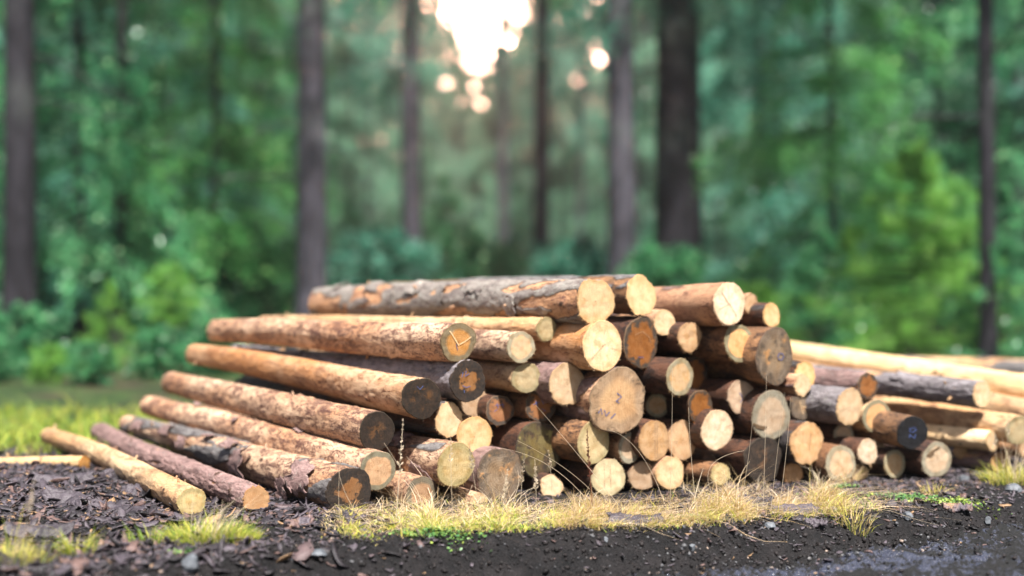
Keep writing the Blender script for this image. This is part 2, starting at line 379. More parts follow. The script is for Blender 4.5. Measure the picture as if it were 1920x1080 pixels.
def strip(pts, w, z=0.0):
    V, Fa = [], []
    for i, (x, y) in enumerate(pts):
        a = pts[max(0, i - 1)]; b = pts[min(len(pts) - 1, i + 1)]
        dx, dy = b[0] - a[0], b[1] - a[1]; l = math.hypot(dx, dy) or 1
        nx_, ny_ = -dy / l * w / 2, dx / l * w / 2
        V += [(x + nx_, y + ny_, z), (x - nx_, y - ny_, z)]
        if i: k = 2 * i; Fa.append((k - 2, k - 1, k + 1, k))
    return V, Fa

def make_log(px, py, rx, ry, face, body, label, far=None, frad=None, slope=None, dd=0.0, th=31.0, bark=0.0, L=3.3,
             irr=1.0, exposed=False, marks=None, poly=None, group='logs stacked in the long timber pile', fuzz=True, bend=0.0, gr=None):
    seed = int(px * 7 + py * 13)
    rs = np.random.RandomState(seed)
    D = base_depth(px) + dd
    A = P(px, py, D)
    Rn = ry / F * D
    if far is not None:
        fx, fy = far
        ray = Vector(((fx - 960) / F, 1, -(fy - HY) / F)); O = Vector((0, 0, CH)) - A
        a_ = ray.dot(ray); b_ = 2 * ray.dot(O); c_ = O.dot(O) - L * L
        t = (-b_ + math.sqrt(max(0, b_ * b_ - 4 * a_ * c_))) / (2 * a_)
        B = Vector((0, 0, CH)) + ray * t
        Rf = (frad / F * t) if frad else Rn * 0.9
    else:
        t_ = R(th + rs.uniform(-1.2, 1.2))
        h = Vector((-math.sin(t_), math.cos(t_), 0)) * L
        B = A + h; B.z = A.z + rs.uniform(-0.03, 0.03)
        if slope is not None:
            px2 = 960 + B.x / B.y * F; py2 = py + slope * (px2 - px)
            B.z = CH - (py2 - HY) / F * B.y
        Rf = Rn * 0.88
    d = (B - A).normalized(); Ln = (B - A).length
    X = d.cross(Vector((0, 0, 1))).normalized(); Z = X.cross(d).normalized()
    Mx = Matrix((X, d, Z)).transposed().to_4x4(); Mx.translation = A
    # oblique cut so the end reads as wide as in the photograph
    thd = math.atan2(-d.x, d.y) + math.atan2(px - 960, F)
    tc = (math.cos(thd) - min(0.99, rx / ry)) / max(0.15, math.sin(thd))
    tc = max(-0.3, min(0.3, tc))
    tz = rs.uniform(-0.07, 0.07)
    nseg = 72 if exposed else 44; nl = 210 if exposed else 56
    th_ = np.linspace(0, 2 * math.pi, nseg, endpoint=False)
    s = np.linspace(0, 1, nl) ** (1.0 if exposed else 1.25)
    TH, S = np.meshgrid(th_, s)
    ph = rs.uniform(0, 6.28, 4)
    def out(TH, S):
        o = 1 + irr * (0.022 * np.cos(2 * TH + ph[0]) + 0.018 * np.cos(3 * TH + ph[1] + S * 2) + 0.012 * np.cos(5 * TH + ph[2]))
        if poly:
            k = 2 * math.pi / poly; a = (TH + ph[3]) % k - k / 2
            o = o * (math.cos(k / 2) / np.cos(a) * 0.35 + 0.65) * 1.04
        return o
    rad = (Rn + (Rf - Rn) * S) * out(TH, S)
    cx_, cz_ = np.cos(TH), np.sin(TH); yy = S * Ln
    rad = rad * (1 + 0.045 * fbm(cx_ * 1.2 + seed, yy * 2.2, cz_ * 1.2, 3, 1))
    fine = fbm(cx_ * 5 + seed, yy * 14, cz_ * 5, 3, 2, 0.6)
    # bark patches
    if bark > 0:
        bm = fbm(cx_ * 1.1 + seed, yy * 2.6 + 0.8 * np.sin(TH), cz_ * 1.1, 4, 4, 0.5) * 1.5
        jag = fbm(cx_ * 7 + seed, yy * 26, cz_ * 7, 2, 8, 0.7) * 0.14
        cut = (0.5 - bark) * 2.0
        bmask = sstep(cut - 0.09, cut + 0.09, bm + jag)
        flake = fbm(cx_ * 3 + seed, yy * 22 + 2 * np.sin(TH * 2), cz_ * 3, 3, 14, 0.6)
        groove = sstep(0.06, 0.0, np.abs(flake - 0.1)) * bmask
        rad = rad + bmask * (0.008 + 0.004 * fine) - groove * 0.007
        bmask = bmask - groove * 0.45
    else:
        bmask = np.zeros_like(rad)
    rad = rad + 0.0042 * fine + 0.0025 * fbm(cx_ * 9 + seed, yy * 30, cz_ * 9, 2, 22, 0.6)
    knot = np.zeros_like(rad)
    nk = rs.randint(14, 24) if exposed else rs.randint(2, 6)
    for _ in range(nk):
        ks, kt = rs.uniform(0.04, 0.98), rs.uniform(0, 6.28)
        if not exposed: ks *= 0.3
        sz = rs.uniform(0.010, 0.019)
        dth = np.abs((TH - kt + math.pi) % (2 * math.pi) - math.pi) * Rn
        q_ = np.sqrt((dth) ** 2 + ((yy - ks * Ln) * 0.8) ** 2) / sz
        b = np.exp(-q_ ** 2); knot = np.maximum(knot, b * rs.uniform(.6, 1.0)); rad = rad + b * rs.choice([0.003, 0.006, 0.010, 0.018])
    bx = bend * np.sin(S * math.pi) + 0.022 * np.sin(S * 4 + ph[0]) * S * (1 - .4 * S)
    bz = 0.014 * np.sin(S * 5 + ph[1]) * S
    Xl = rad * cx_ + bx; Zl = rad * cz_ + bz
    sh = np.exp(-S * 12)
    Yl = yy + (tc * rad * cx_ + tz * rad * cz_) * sh
    # outline of the cut
    rim = np.stack([Xl[0], Yl[0], Zl[0]], 1)
    V = np.stack([Xl.ravel(), Yl.ravel(), Zl.ravel()], 1)
    i, j = np.meshgrid(np.arange(nseg), np.arange(nl - 1)); i, j = i.ravel(), j.ravel()
    Fb = np.stack([j * nseg + i, (j + 1) * nseg + i, (j + 1) * nseg + (i + 1) % nseg, j * nseg + (i + 1) % nseg], 1)
    # far cap as rings, rounded a little
    base = (nl - 1) * nseg; last = V[base:base + nseg]; cen = last.mean(0)
    capV, capF, prev = [], [], np.arange(nseg) + base
    for k, f_ in enumerate((0.93, 0.5, 0.02)):
        ring = cen + (last - cen) * f_ + np.array([0, 0.012, 0]); idx = len(V) + sum(len(c) for c in capV) + np.arange(nseg)
        capV.append(ring)
        capF.append(np.stack([prev, idx, np.roll(idx, -1), np.roll(prev, -1)], 1)); prev = idx
    V2 = np.concatenate([V] + capV); F2 = np.concatenate([Fb] + capF)
    ext = len(V2) - len(V)
    midx = np.concatenate([np.zeros(len(Fb)), np.ones(len(F2) - len(Fb))]).astype(int)
    fcv = np.zeros((len(V2), 3)); lo = base
    for k, f_ in enumerate((1.0, 0.93, 0.5, 0.02)):
        a0 = base + k * nseg; fcv[a0:a0 + nseg, 0] = np.cos(th_) * f_; fcv[a0:a0 + nseg, 1] = np.sin(th_) * f_
    root = empty('log', A, label, 'log', group)
    root.rotation_mode = 'QUATERNION'; root.rotation_quaternion = Mx.to_quaternion()
    mesh('log_body', V2, F2, parent=root, mats=[BM[body], FM[face]], midx=midx,
         attrs={'bark': np.concatenate([bmask.ravel(), np.zeros(ext)]), 'knot': np.concatenate([knot.ravel(), np.zeros(ext)])}, vec={'fc': fcv})
    if exposed:
        for _ in range(7):
            k = rs.randint(10, nl - 6); i_ = rs.randint(nseg); a_ = th_[i_]
            if -2.6 < a_ - 6.28 < -0.5 or 3.7 < a_ < 5.8: continue
            p0 = V[k * nseg + i_]; o_ = np.array([math.cos(a_), rs.uniform(-.7, .3), math.sin(a_)]); l_ = rs.uniform(.012, .035); r_s = rs.uniform(.005, .009)
            sv, sf = [], []
            ax = o_ / np.linalg.norm(o_); t1 = np.cross(ax, [0, 1, .3]); t1 /= np.linalg.norm(t1); t2 = np.cross(ax, t1)
            for q_, (h_, w_) in enumerate(((-.006, 1.5), (.3, 1.05), (1.0, .8), (1.12, .1))):
                for a2 in np.linspace(0, 6.2832, 8)[:-1]:
                    sv.append(p0 + ax * (h_ * l_ if h_ > 0 else h_) + (t1 * math.cos(a2) + t2 * math.sin(a2)) * r_s * w_ * rs.uniform(.85, 1.15))
                if q_:
                    for e_ in range(7): sf.append(((q_ - 1) * 7 + e_, (q_ - 1) * 7 + (e_ + 1) % 7, q_ * 7 + (e_ + 1) % 7, q_ * 7 + e_))
            mesh('branch_stub', sv, sf, BM[body], root, attrs={'knot': np.full(len(sv), .35), 'bark': np.zeros(len(sv))})
    # near cut face: rings to the centre
    fr = [1.0, 0.97, 0.88, 0.72, 0.52, 0.3, 0.12, 0.01]
    cen = rim.mean(0); FV, FF, UV = [], [], []
    for k, f_ in enumerate(fr):
        ring = cen + (rim - cen) * (f_ if k else 0.999)
        if k == 1: ring = ring
        ring = ring.copy(); ring[:, 1] += -0.0015 - (0.004 * (k > 0)) + 0.003 * fbm(ring[:, 0] * 25 + seed, ring[:, 2] * 25, 0, 2, 6)
        FV.append(ring); UV.append(np.stack([np.cos(th_) * f_, np.sin(th_) * f_, np.zeros(nseg)], 1))
        if k:
            a = (k - 1) * nseg + np.arange(nseg); b = k * nseg + np.arange(nseg)
            FF.append(np.stack([a, np.roll(a, -1), np.roll(b, -1), b], 1))
    FV = np.concatenate(FV); UV = np.concatenate(UV); FFa = np.concatenate(FF)
    faces = [tuple(f) for f in FFa]; verts = [tuple(v) for v in FV]; uv = [tuple(u) for u in UV]
    if fuzz:      # torn fibres round the saw cut, mostly on the lower edge
        for _ in range(46):
            a = rs.uniform(0, 6.28)
            if math.sin(a) > 0.2 and rs.rand() < 0.6: continue
            k = int(a / 6.2832 * nseg) % nseg
            r0_ = rim[k]; c_ = cen
            dv = (r0_ - c_); dv = dv / (np.linalg.norm(dv) + 1e-6); tg = np.array([-dv[2], 0, dv[0]])
            l = rs.uniform(0.003, 0.013); w = rs.uniform(0.0008, 0.002)
            o = r0_ - dv * 0.002; tip = r0_ + dv * l + tg * rs.uniform(-1, 1) * l * 0.6 + np.array([0, rs.uniform(-0.006, 0.001), 0])
            b0 = len(verts)
            verts += [tuple(o + tg * w + np.array([0, -.001, 0])), tuple(o - tg * w + np.array([0, -.001, 0])), tuple(tip), tuple(o + np.array([0, 0.003, 0]))]
            uv += [(0.6, 0.3, 0)] * 4
            faces += [(b0, b0 + 1, b0 + 2), (b0 + 1, b0 + 3, b0 + 2), (b0 + 3, b0, b0 + 2)]
    ff = mesh('cut_end', verts, faces, FM[face], root, smooth=False, vec={'fc': np.array(uv)})
    # hand drawn marks / splits on the face (offsets in photo pixels from the centre)
    for (mname, mat, w, pts) in [(a, b, c, [ln]) for (a, b, c, p_) in (marks or []) for ln in p_]:
        MV, MF = [], []
        for line in pts:
            v, f_ = strip([(x / rx, -y / ry) for x, y in line], w * .75 / ry)
            o = len(MV)
            for (x, z, _) in v:
                k = (math.atan2(z, x) % 6.2832) / 6.2832 * nseg; k0 = int(k) % nseg; k1 = (k0 + 1) % nseg; t = k - int(k)
                rr_ = rim[k0] * (1 - t) + rim[k1] * t; m_ = math.hypot(x, z)
                pnt = cen + (rr_ - cen) * m_; MV.append((pnt[0], pnt[1] - 0.0095, pnt[2]))
            MF += [tuple(a + o for a in q2) for q2 in f_]
        n0 = len(MV)
        MV += [(a, b + 0.003, c3) for a, b, c3 in MV]; MF += [tuple(a + n0 for a in reversed(q2)) for q2 in MF]
        mesh(mname, MV, MF, mat, root, smooth=False)
    LOGS.append((A, d, Rn, root, rim, Mx, Ln)); INFO[root.name] = (Rn, Rf, Ln, body)
    return root
LOGS = []; INFO = {}
def flaps(root, specs):
    # loose plates of bark: (start along the log, length, angle in degrees, angular width, lift, which edge lifts)
    Rn, Rf, Ln, body = INFO[root.name]
    for (s0, ls, ang, wid, lift, edge) in specs:
        rs = np.random.RandomState(int(s0 * 1000 + ang)); na, nb = 26, 18
        u, v = np.meshgrid(np.linspace(0, 1, na), np.linspace(0, 1, nb), indexing='ij')
        jag = 0.26 * fbm(u * 4 + s0 * 9, v * 2, 3, 4, 3, .65); jag2 = 0.34 * fbm(v * 5, u * 2 + ang, 5, 3, 8)
        y = s0 * Ln + (u + jag2 * (0.4 + np.abs(u - .5))) * ls; a = R(ang) + (v - .5 + jag * (.4 + np.abs(v - .5) * 1.5)) * R(wid)
        l = {'a': u, 'b': 1 - u, 'c': v, 'd': 1 - v}[edge] ** 2 * lift
        r = (Rn + (Rf - Rn) * y / Ln) * 1.015 + 0.010 + l + 0.002 * fbm(u * 9, v * 9, s0, 3, 9)
        T = np.stack([r * np.cos(a), y, r * np.sin(a)], -1).reshape(-1, 3); r2 = r - 0.004
        Bt = np.stack([r2 * np.cos(a), y, r2 * np.sin(a)], -1).reshape(-1, 3); n_ = na * nb
        i, j = np.meshgrid(np.arange(na - 1), np.arange(nb - 1), indexing='ij'); k = (i * nb + j).ravel()
        Fq = [tuple(t) for t in np.stack([k, k + nb, k + nb + 1, k + 1], 1)]; Fq += [tuple(x + n_ for x in t[::-1]) for t in Fq]
        bd = [q * nb for q in range(na)] + [(na - 1) * nb + q for q in range(1, nb)] + [q * nb + nb - 1 for q in range(na - 2, -1, -1)] + list(range(nb - 2, 0, -1))
        for q in range(len(bd)):
            b0, b1 = bd[q], bd[(q + 1) % len(bd)]; Fq.append((b1, b0, b0 + n_, b1 + n_))
        mesh('bark_flap', np.concatenate([T, Bt]), Fq, BM[body if body in ('ash', 'grey', 'red') else 'red'], root, attrs={'bark': np.ones(2 * n_), 'knot': np.zeros(2 * n_)})
B_ = lambda w, *pts: ('crayon_mark', MBLUE, w, list(pts))
G_ = lambda w, *pts: ('split_line', MLINE, w, list(pts))
LG = make_log
# --- the exposed left flank, bottom to top
LG(359,941,26,28,'olive','yellow','thin yellow peeled log, leftmost at the foot of the pile', far=(92,815), frad=15, dd=.02, bend=.035, exposed=True)
d3 = LG(480,937,22,23,'orange','red','thin reddish grey barked log second from the left with a fresh orange cut end', far=(184,809), frad=16, bend=-.02, bark=.88, exposed=True)
d2 = LG(655,922,43,45,'heart','warm','thick bottom log with torn bark and black and orange end, third from the left', far=(236,798), frad=17, bend=.04, bark=.40, irr=1.3, exposed=True, dd=-.1)
d1 = LG(707,882,33,38,'ring','warm','mottled flank log whose orange cut end has a wide grey green ring', far=(284,757), frad=19, exposed=True, dd=-.05)
LG(706,808,34,37,'black','warm','flank log with glossy black cut end and a small brown heart', far=(318,714), frad=20, bend=-.025, exposed=True, dd=.05)
LG(790,747,36,40,'black','orange','smooth orange flank log with a dark brown to black cut end', far=(370,664), frad=20, bend=.03, irr=1.4, exposed=True, marks=[B_(1.2, [(-10,-24),(-4,-18),(2,-25)])])
c2 = LG(876,714,32,36,'heart','grey','grey barked log with wet black end and orange heart with blue crayon strokes', far=(440,664), frad=15, bark=.80, exposed=True, dd=.05, irr=1.5,
   marks=[B_(1.2, [(-9,-16),(-12,-8)], [(-3,-17),(-6,-9),(2,-12)], [(-10,8),(-3,11),(4,9)], [(-7,15),(-6,20)])])
LG(859,642,34,36,'greyc','warm','long mottled log with grey cut end marked by a pale V shaped split', far=(402,619), frad=20, exposed=True, irr=1.6, dd=.05,
   marks=[('split_line', MSPL, 2.2, [[(-18,-22),(-10,-10),(0,6)], [(2,4),(12,-2),(22,-10)]]), B_(1.1, [(-5,4),(-2,14)])])
LG(1024,617,19,22,'olive','yellow','slim yellow pole under the topmost log with small round end', far=(490,603), frad=10, exposed=True, dd=.18, L=3.6)
a1 = LG(1115,565,34,42,'cream','ash','topmost long log with flaking grey bark and a clean pale orange end', far=(608,566), frad=30, bark=.50, exposed=True, dd=-.05)
# --- upper rows
LG(1201,554.5,28,36,'cream','brown','short looking log beside the topmost log with a round yellow cream end', dd=.12, bark=.5, th=33)
LG(1367,570,29,41,'pale','red','highest log on the right with very pale cracked end and reddish stripped side', dd=.0, bark=.25, slope=-.03, th=30,
   marks=[G_(.9, [(-2,0),(-14,-22)], [(0,0),(12,24)], [(0,0),(-20,10)])])
LG(1407,570,13,19,'tan','red','small log end peeping out right of the highest pale one', dd=.3, bark=.3)
LG(1446,591,15.5,23,'cream','dark','small cream ended log, the last on the top right shoulder', dd=.18, bark=.3)
LG(1129,649,37,48,'pale','orange','large very pale cut end under the topmost log', dd=-.08, th=33, marks=[G_(.7, [(-22,24),(0,0),(5,-4)])])
LG(1201,642,33,48,'rust','dark','oval rusty orange end with black rim right of the large pale end', dd=.12, irr=1.8, marks=[G_(.8, [(-12,-14),(2,-20),(16,-10),(18,0)]), B_(1.2, [(-6,28),(4,27)])])
LG(1245,605,20,24,'cream','red','small cream end tucked above the rusty oval end', dd=.22, bark=.3)
LG(1292,632,21,29,'tan','dark','medium tan end right of the rusty oval one', dd=.15, bark=.2)
LG(1385,644,28,35,'ring','brown','orange end with grey ring below the highest pale log', dd=.05)
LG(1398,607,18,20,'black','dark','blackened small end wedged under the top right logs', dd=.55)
LG(1452,668,34,53,'grey','brown','big grey brown weathered oval end on the right shoulder with a blue ring mark', dd=-.02, irr=1.2,
   marks=[B_(1.6, [(8,-6),(14,-4),(16,2),(12,8),(6,6),(5,0),(8,-6)])])
LG(976,651,27,29,'ringp','warm','ringed tan end right of the V split log', dd=.10)
LG(986,709,27,29,'olive','yellow','yellow end with brown stain at its edge, right of the black orange hearted end', dd=.14)
LG(1063,721,31,38,'cream','red','oval cream end with thin dark bark rim left of the huge coarse end', dd=.05, bark=.85)
LG(1157,752,53,57,'saw','red','huge coarse sawn brown end with blue scribbles in the middle of the pile', dd=-.06, bark=.7, irr=2.2, poly=7,
   marks=[B_(1.5, [(-2,-14),(6,-8),(-4,0),(2,3)], [(-34,20),(-30,12),(-27,22),(-23,15),(-20,25),(-14,18)], [(-12,30),(-4,22)])])
LG(1274,707,25,36,'ringp','dark','cream oval end with pale grey ring, splintered below, right of the huge coarse end', dd=-.02)
LG(1303,702,23,33,'rust','dark','dark rusty end half hidden behind the pale ringed oval one', dd=.35)
LG(1389,744,25,33,'tan','dark','tan end with blue grey stains on a dark red log', dd=.1, irr=2.0, poly=6, marks=[B_(.9, [(-4,-8),(2,2),(-3,10)], [(6,-4),(8,6)])])
LG(1501,762,21,26,'grey','dark','small dark grey end with pale star shaped splinters', dd=.3, marks=[('splinter', MSPL, 1.3, [[(-2,-10),(0,4),(3,14)], [(-1,0),(14,2)]])])
LG(1504,722,14.5,20,'cream','red','small bright round end in front of its larger cream neighbour', dd=.05, bark=.2)
LG(1510,700,17,22,'cream','dark','cream end directly behind the small bright round one', dd=.25, bark=.3)
LG(1445,779,36,46,'ringp','dark','large pale oval end with a bite shaped notch at lower left', dd=.0, marks=[('notch', MGROOVE, 5.0, [[(-33,14),(-20,20),(-8,22)], [(-28,20),(-12,25)]])])
# --- middle rows
LG(840,788,25,31,'cream','dark','cream round end just right of the dark brown flank end', dd=.08, bark=.6)
LG(888,753,28,30,'tan','dark','pinkish tan end partly covered by the black end with orange heart', dd=.38)
LG(937,769,26,29,'rust','dark','small dark end with rusty centre and blue crosses', dd=.28, marks=[B_(1.1, [(-6,-14),(-4,-4)], [(-10,-9),(8,-11)], [(4,-14),(6,-5)], [(-12,2),(-6,-2)])])
LG(1012,762,30,29,'rust','brown','rusty orange end with clipped right side and blue letters', dd=.2, irr=2.2, poly=5, marks=[B_(1.2, [(-14,-4),(-2,-8)], [(-9,-10),(-6,0)], [(2,-12),(8,-4)], [(2,4),(10,8),(4,10)])])
LG(889,819,34,38,'cream','brown','cream end with dark scratches in the middle left', dd=.12)
e6 = LG(855,872,36,41,'olive','warm','stout short looking log with a splintered lower edge and cream end', dd=-.12, th=37, bark=.2)
LG(850,901,25,15,'pale','brown','sliver of a pale end under the splintered stout log', dd=.12)
LG(937,892,42,49,'grey','red','big weathered grey end with rusty centre behind the seed heads', dd=.0, bark=.7, irr=1.4)
LG(1010,842,46,51,'moss','dark','big dark mossy end without bark in the lower middle', dd=.18, irr=1.6)
LG(1113,828,31,41,'olive','brown','yellowish clean end behind the dark dock stem', dd=-.02, th=34)
LG(1033,912,27,22,'cream','dark','small cream end with flat underside near the ground', dd=.08, irr=2.2, poly=5)
LG(789,926,28,32,'greyc','warm','bottom end with wide grey ring and brown centre in tall dry stalks', dd=-.1)
LG(897,945,18,21,'cream','warm','small cream end at ground level half buried in grass', dd=-.08)
LG(1180,840,21,29,'ringp','orange','small grey ringed end below the huge coarse one', dd=.05)
LG(1226,826,29,38,'tan','dark','tan oval end with two parallel upright saw lines', dd=.0, marks=[G_(.8, [(1,-34),(1,34)], [(5,-34),(5,32)])])
LG(1279,825,27,39,'tan','dark','plain tan oval end half behind the one with upright saw lines', dd=.12)
LG(1344,806,30,37,'pale','dark','pinkish pale end with a brown lower crescent', dd=.03)
LG(1312,762,23,31,'rust','dark','rusty end with cracked black edge right of a small pale end', dd=.1)
LG(1232,761,21,23,'ringp','dark','small pale end squeezed against the huge coarse one', dd=.3)
LG(1512,831,28,39,'tan','dark','reddish tan end of a dark thick barked log', dd=-.03, bark=.5, marks=[G_(.8, [(6,-20),(4,14)])])
LG(1576,869,27,35,'ringp','brown','pale end with wavy growth rings standing on the bark litter', dd=-.05)
LG(1430,862,35,42,'black','dark','thick blackened end with brown patch behind the grass', dd=.0, irr=1.7, poly=7)
LG(1140,895,31,36,'olive','dark','pale bottom end with an upright stain behind the dry grass', dd=.0, marks=[G_(.9, [(-8,-28),(-9,20)], [(4,-26),(3,24)])])
LG(1204,892,27,27,'tan','dark','tan bottom end between two bigger pale ones', dd=.05)
LG(1256,887,27,30,'cream','red','round cream bottom end in the middle behind dry grass', dd=.0, bark=.4)
LG(1350,889,18,20,'olive','brown','small pale bottom end at the tip of a brown log', dd=-.03, th=38)
LG(1486,888,19,20,'orange','dark','small orange bottom end above the grass clumps', dd=.05)
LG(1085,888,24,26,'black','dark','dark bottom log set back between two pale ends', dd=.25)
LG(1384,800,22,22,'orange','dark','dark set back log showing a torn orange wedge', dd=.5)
# --- right side of the pile
LG(1626,724,17,23,'rust','red','short dark barked log with black and rusty end on the upper right', dd=.1, bark=.8, slope=.10)
LG(1592,763,22,33,'cream','grey','thick rough barked log with lichen and cream end', dd=.05, bark=.9, slope=.09, exposed=True)
LG(1644,782,26,33,'ring','yellow','orange round end with even grey ring on the right', dd=.1, slope=.12)
LG(1581,814,18,20,'ringp','dark','small grey cream end under the rough barked log', dd=.2)
LG(1626,847,18,24,'pale','dark','bright pale end overlapping its tan neighbour', dd=-.04)
LG(1641,851,20,28,'tan','dark','tan end half behind the bright pale one', dd=.12)
LG(1677,869,19,27,'ringp','dark','grey cream end on the ground right of the overlapping pair', dd=.0)
LG(1755,862,26,34,'ringp','dark','last large end at ground level with a black patch near the top', dd=-.1, marks=[('dark_patch', MGROOVE, 6, [[(-18,-8),(-8,-17),(4,-24)], [(-14,-6),(-6,-13)]])])
LG(1710,811,28,31,'tar','brown','angular tar black end with blue marks', dd=-.15, poly=6, irr=.6, slope=.2, fuzz=False,
   marks=[B_(1.4, [(-6,-8),(2,-10),(6,-5),(0,-1),(-6,-3),(-6,-8)], [(-6,10),(-5,2)], [(-5,4),(4,11),(5,3)])])
LG(1612,887,14,16,'tan','dark','smallest tan bottom end right of the wavy ringed one', dd=.05)
f11 = LG(1840,739,14,23,'pale','grey','smooth grey barked log with orange bare patches and pale end', dd=.1, bark=.72, slope=.11, exposed=True, th=34)
LG(1909,806,22,27,'olive','yellow','long pale mottled log reaching the right edge of the picture', dd=-.05, slope=.18, exposed=True, th=31)
LG(1860,826,11,19,'cream','pale','slim pale log with lichen patches and small oval end', dd=.05, bark=.3, slope=.10, exposed=True, th=36)
LG(1875,867,14,17,'orange','red','low red barked log with an orange end beside the grass', dd=.1, bark=.8, slope=.09, exposed=True, th=35)
LG(1925,842,18,17,'tan','brown','tan end at the right edge beneath the long pale log', dd=.25, slope=.1)
LG(2040,750,25,30,'pale','pale','long bright peeled log sloping out of the right edge at the back', dd=.35, slope=.16, exposed=True, L=4.6, th=36)
LG(2060,795,25,28,'pale','yellow','yellow peeled log running under the bright one at the right edge', dd=.1, slope=.17, exposed=True, L=4.0, th=34)
f17 = LG(2120,702,25,24,'pale','yellow','rear log with alternating grey bark and bare wood at the right edge', dd=2.0, slope=.03, bark=.48, exposed=True, L=3.3, th=45)
for _y, _l in ((757, 'upper'), (808, 'middle'), (858, 'lowest')):
    LG(2120,_y,25,24,'cream','brown',_l + ' of three logs stacked under the rear log', dd=2.0, th=45)
LG(2050,842,22,25,'tan','brown','brown log carrying the yellow peeled one at the right edge', dd=.25, th=34)
LG(1800,846,12,12,'tan','grey','thin lichen covered pole under the slim pale log', dd=.35, slope=.07, bark=.8)
# far ground log at left edge
_r = LG(158,868,9,13,'orange','pale','pale bare log lying on the bark ground at the left edge', far=(-260,868), frad=10, dd=1.7, L=2.2, exposed=True, group='loose logs')

flaps(d2, [(.07, .20, 165, 80, .022, 'a'), (.31, .24, 175, 85, .040, 'b'), (.40, .13, 120, 46, .015, 'a'), (.70, .17, 125, 60, .015, 'b'), (.15, .12, 205, 50, .04, 'c'), (.52, .10, 100, 36, .012, 'c'), (.60, .12, 165, 50, .012, 'a'), (.86, .12, 140, 50, .01, 'a')])
flaps(d1, [(.25, .07, 100, 26, .015, 'a'), (.5, .06, 130, 24, .012, 'b'), (.72, .08, 95, 26, .012, 'a')])
flaps(a1, [(.30, .15, 130, 60, .012, 'a'), (.42, .12, 165, 70, .012, 'b'), (.52, .16, 120, 80, .014, 'a'), (.62, .13, 170, 70, .012, 'b'), (.70, .14, 115, 70, .016, 'a'), (.80, .14, 160, 80, .014, 'a'), (.88, .12, 110, 60, .014, 'b'), (.18, .10, 195, 50, .012, 'c')])
flaps(c2, [(.35, .14, 110, 70, .012, 'a'), (.6, .15, 120, 80, .012, 'b')])
flaps(e6, [(.03, .20, 225, 70, .025, 'c'), (.12, .14, 120, 50, .012, 'a')])
flaps(f11, [(.15, .16, 120, 70, .01, 'a'), (.4, .14, 150, 70, .01, 'b')])
# unseen inner logs that carry the rows
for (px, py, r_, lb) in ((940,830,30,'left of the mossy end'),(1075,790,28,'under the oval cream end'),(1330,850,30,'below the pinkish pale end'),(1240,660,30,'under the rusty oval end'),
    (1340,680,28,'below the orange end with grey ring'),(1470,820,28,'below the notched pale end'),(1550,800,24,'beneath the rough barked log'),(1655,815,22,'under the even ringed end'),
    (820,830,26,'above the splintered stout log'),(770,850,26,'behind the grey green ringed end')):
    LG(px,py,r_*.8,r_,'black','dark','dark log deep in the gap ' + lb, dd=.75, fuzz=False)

# ------------------------------------------------------------------ bark litter
def rotm(yaw, pitch, roll):
    cy_, sy_, cp, sp, cr, sr = np.cos(yaw), np.sin(yaw), np.cos(pitch), np.sin(pitch), np.cos(roll), np.sin(roll)
    Rz = np.stack([cy_, -sy_, 0 * cy_, sy_, cy_, 0 * cy_, 0 * cy_, 0 * cy_, 1 + 0 * cy_], -1).reshape(-1, 3, 3)
    Ry = np.stack([cp, 0 * cp, sp, 0 * cp, 1 + 0 * cp, 0 * cp, -sp, 0 * cp, cp], -1).reshape(-1, 3, 3)
    Rx = np.stack([1 + 0 * cr, 0 * cr, 0 * cr, 0 * cr, cr, -sr, 0 * cr, sr, cr], -1).reshape(-1, 3, 3)
    return Rz @ Ry @ Rx
def chips(name, X, Y, Ls, Ws, T, curl, mat, lift=0.004, tilt=0.35, parent=None, seed=1, nseg=4):
    rs = np.random.RandomState(seed); n = len(X); m = nseg + 1
    t = np.linspace(-0.5, 0.5, m)
    px = t[None, :, None] * Ls[:, None, None]                                # along
    wv = np.sin((t + 0.5) * math.pi) ** 0.35 * 0.8 + 0.2
    wj = rs.uniform(0.6, 1.15, (n, m))
    side = np.array([-0.5, 0.5])
    py = side[None, None, :] * (Ws[:, None] * wv[None] * wj)[:, :, None] + rs.uniform(-.15, .15, (n, m))[:, :, None] * Ws[:, None, None]
    pz = curl[:, None, None] * (t[None, :, None] ** 2) * 4 * Ls[:, None, None] + 0 * py
    pz = pz + rs.uniform(-0.05, 0.05, (n, m, 2)) * Ws[:, None, None]
    px = px + 0 * py + rs.uniform(-.06, .06, (n, m, 2)) * Ls[:, None, None]
    top = np.stack([px, py, pz], -1)                                        # n,m,2,3
    bot = top.copy(); bot[..., 2] -= T[:, None, None]
    V = np.stack([top, bot], 1).reshape(n, -1, 3)
    Rm = rotm(rs.uniform(0, 6.28, n), rs.normal(0, tilt, n), rs.normal(0, tilt, n))
    V = np.einsum('nij,nkj->nki', Rm, V)
    V += np.stack([X, Y, ground_h(X, Y) + lift + Ls * 0.06], -1)[:, None, :]
    k = m * 2; F0 = []
    for i in range(m - 1):
        a = 2 * i
        F0 += [(a, a + 2, a + 3, a + 1), (k + a, k + a + 1, k + a + 3, k + a + 2), (a, k + a, k + a + 2, a + 2), (a + 1, a + 3, k + a + 3, k + a + 1)]
    F0 += [(0, 1, k + 1, k), (k - 2, 2 * k - 2, 2 * k - 1, k - 1)]
    F0 = np.array(F0); Fa = (F0[None] + (np.arange(n) * 2 * k)[:, None, None]).reshape(-1, 4)
    rv = np.repeat(rs.rand(n), 2 * k)
    return mesh(name, V.reshape(-1, 3), Fa, mat, parent, smooth=False, attrs={'rv': rv})

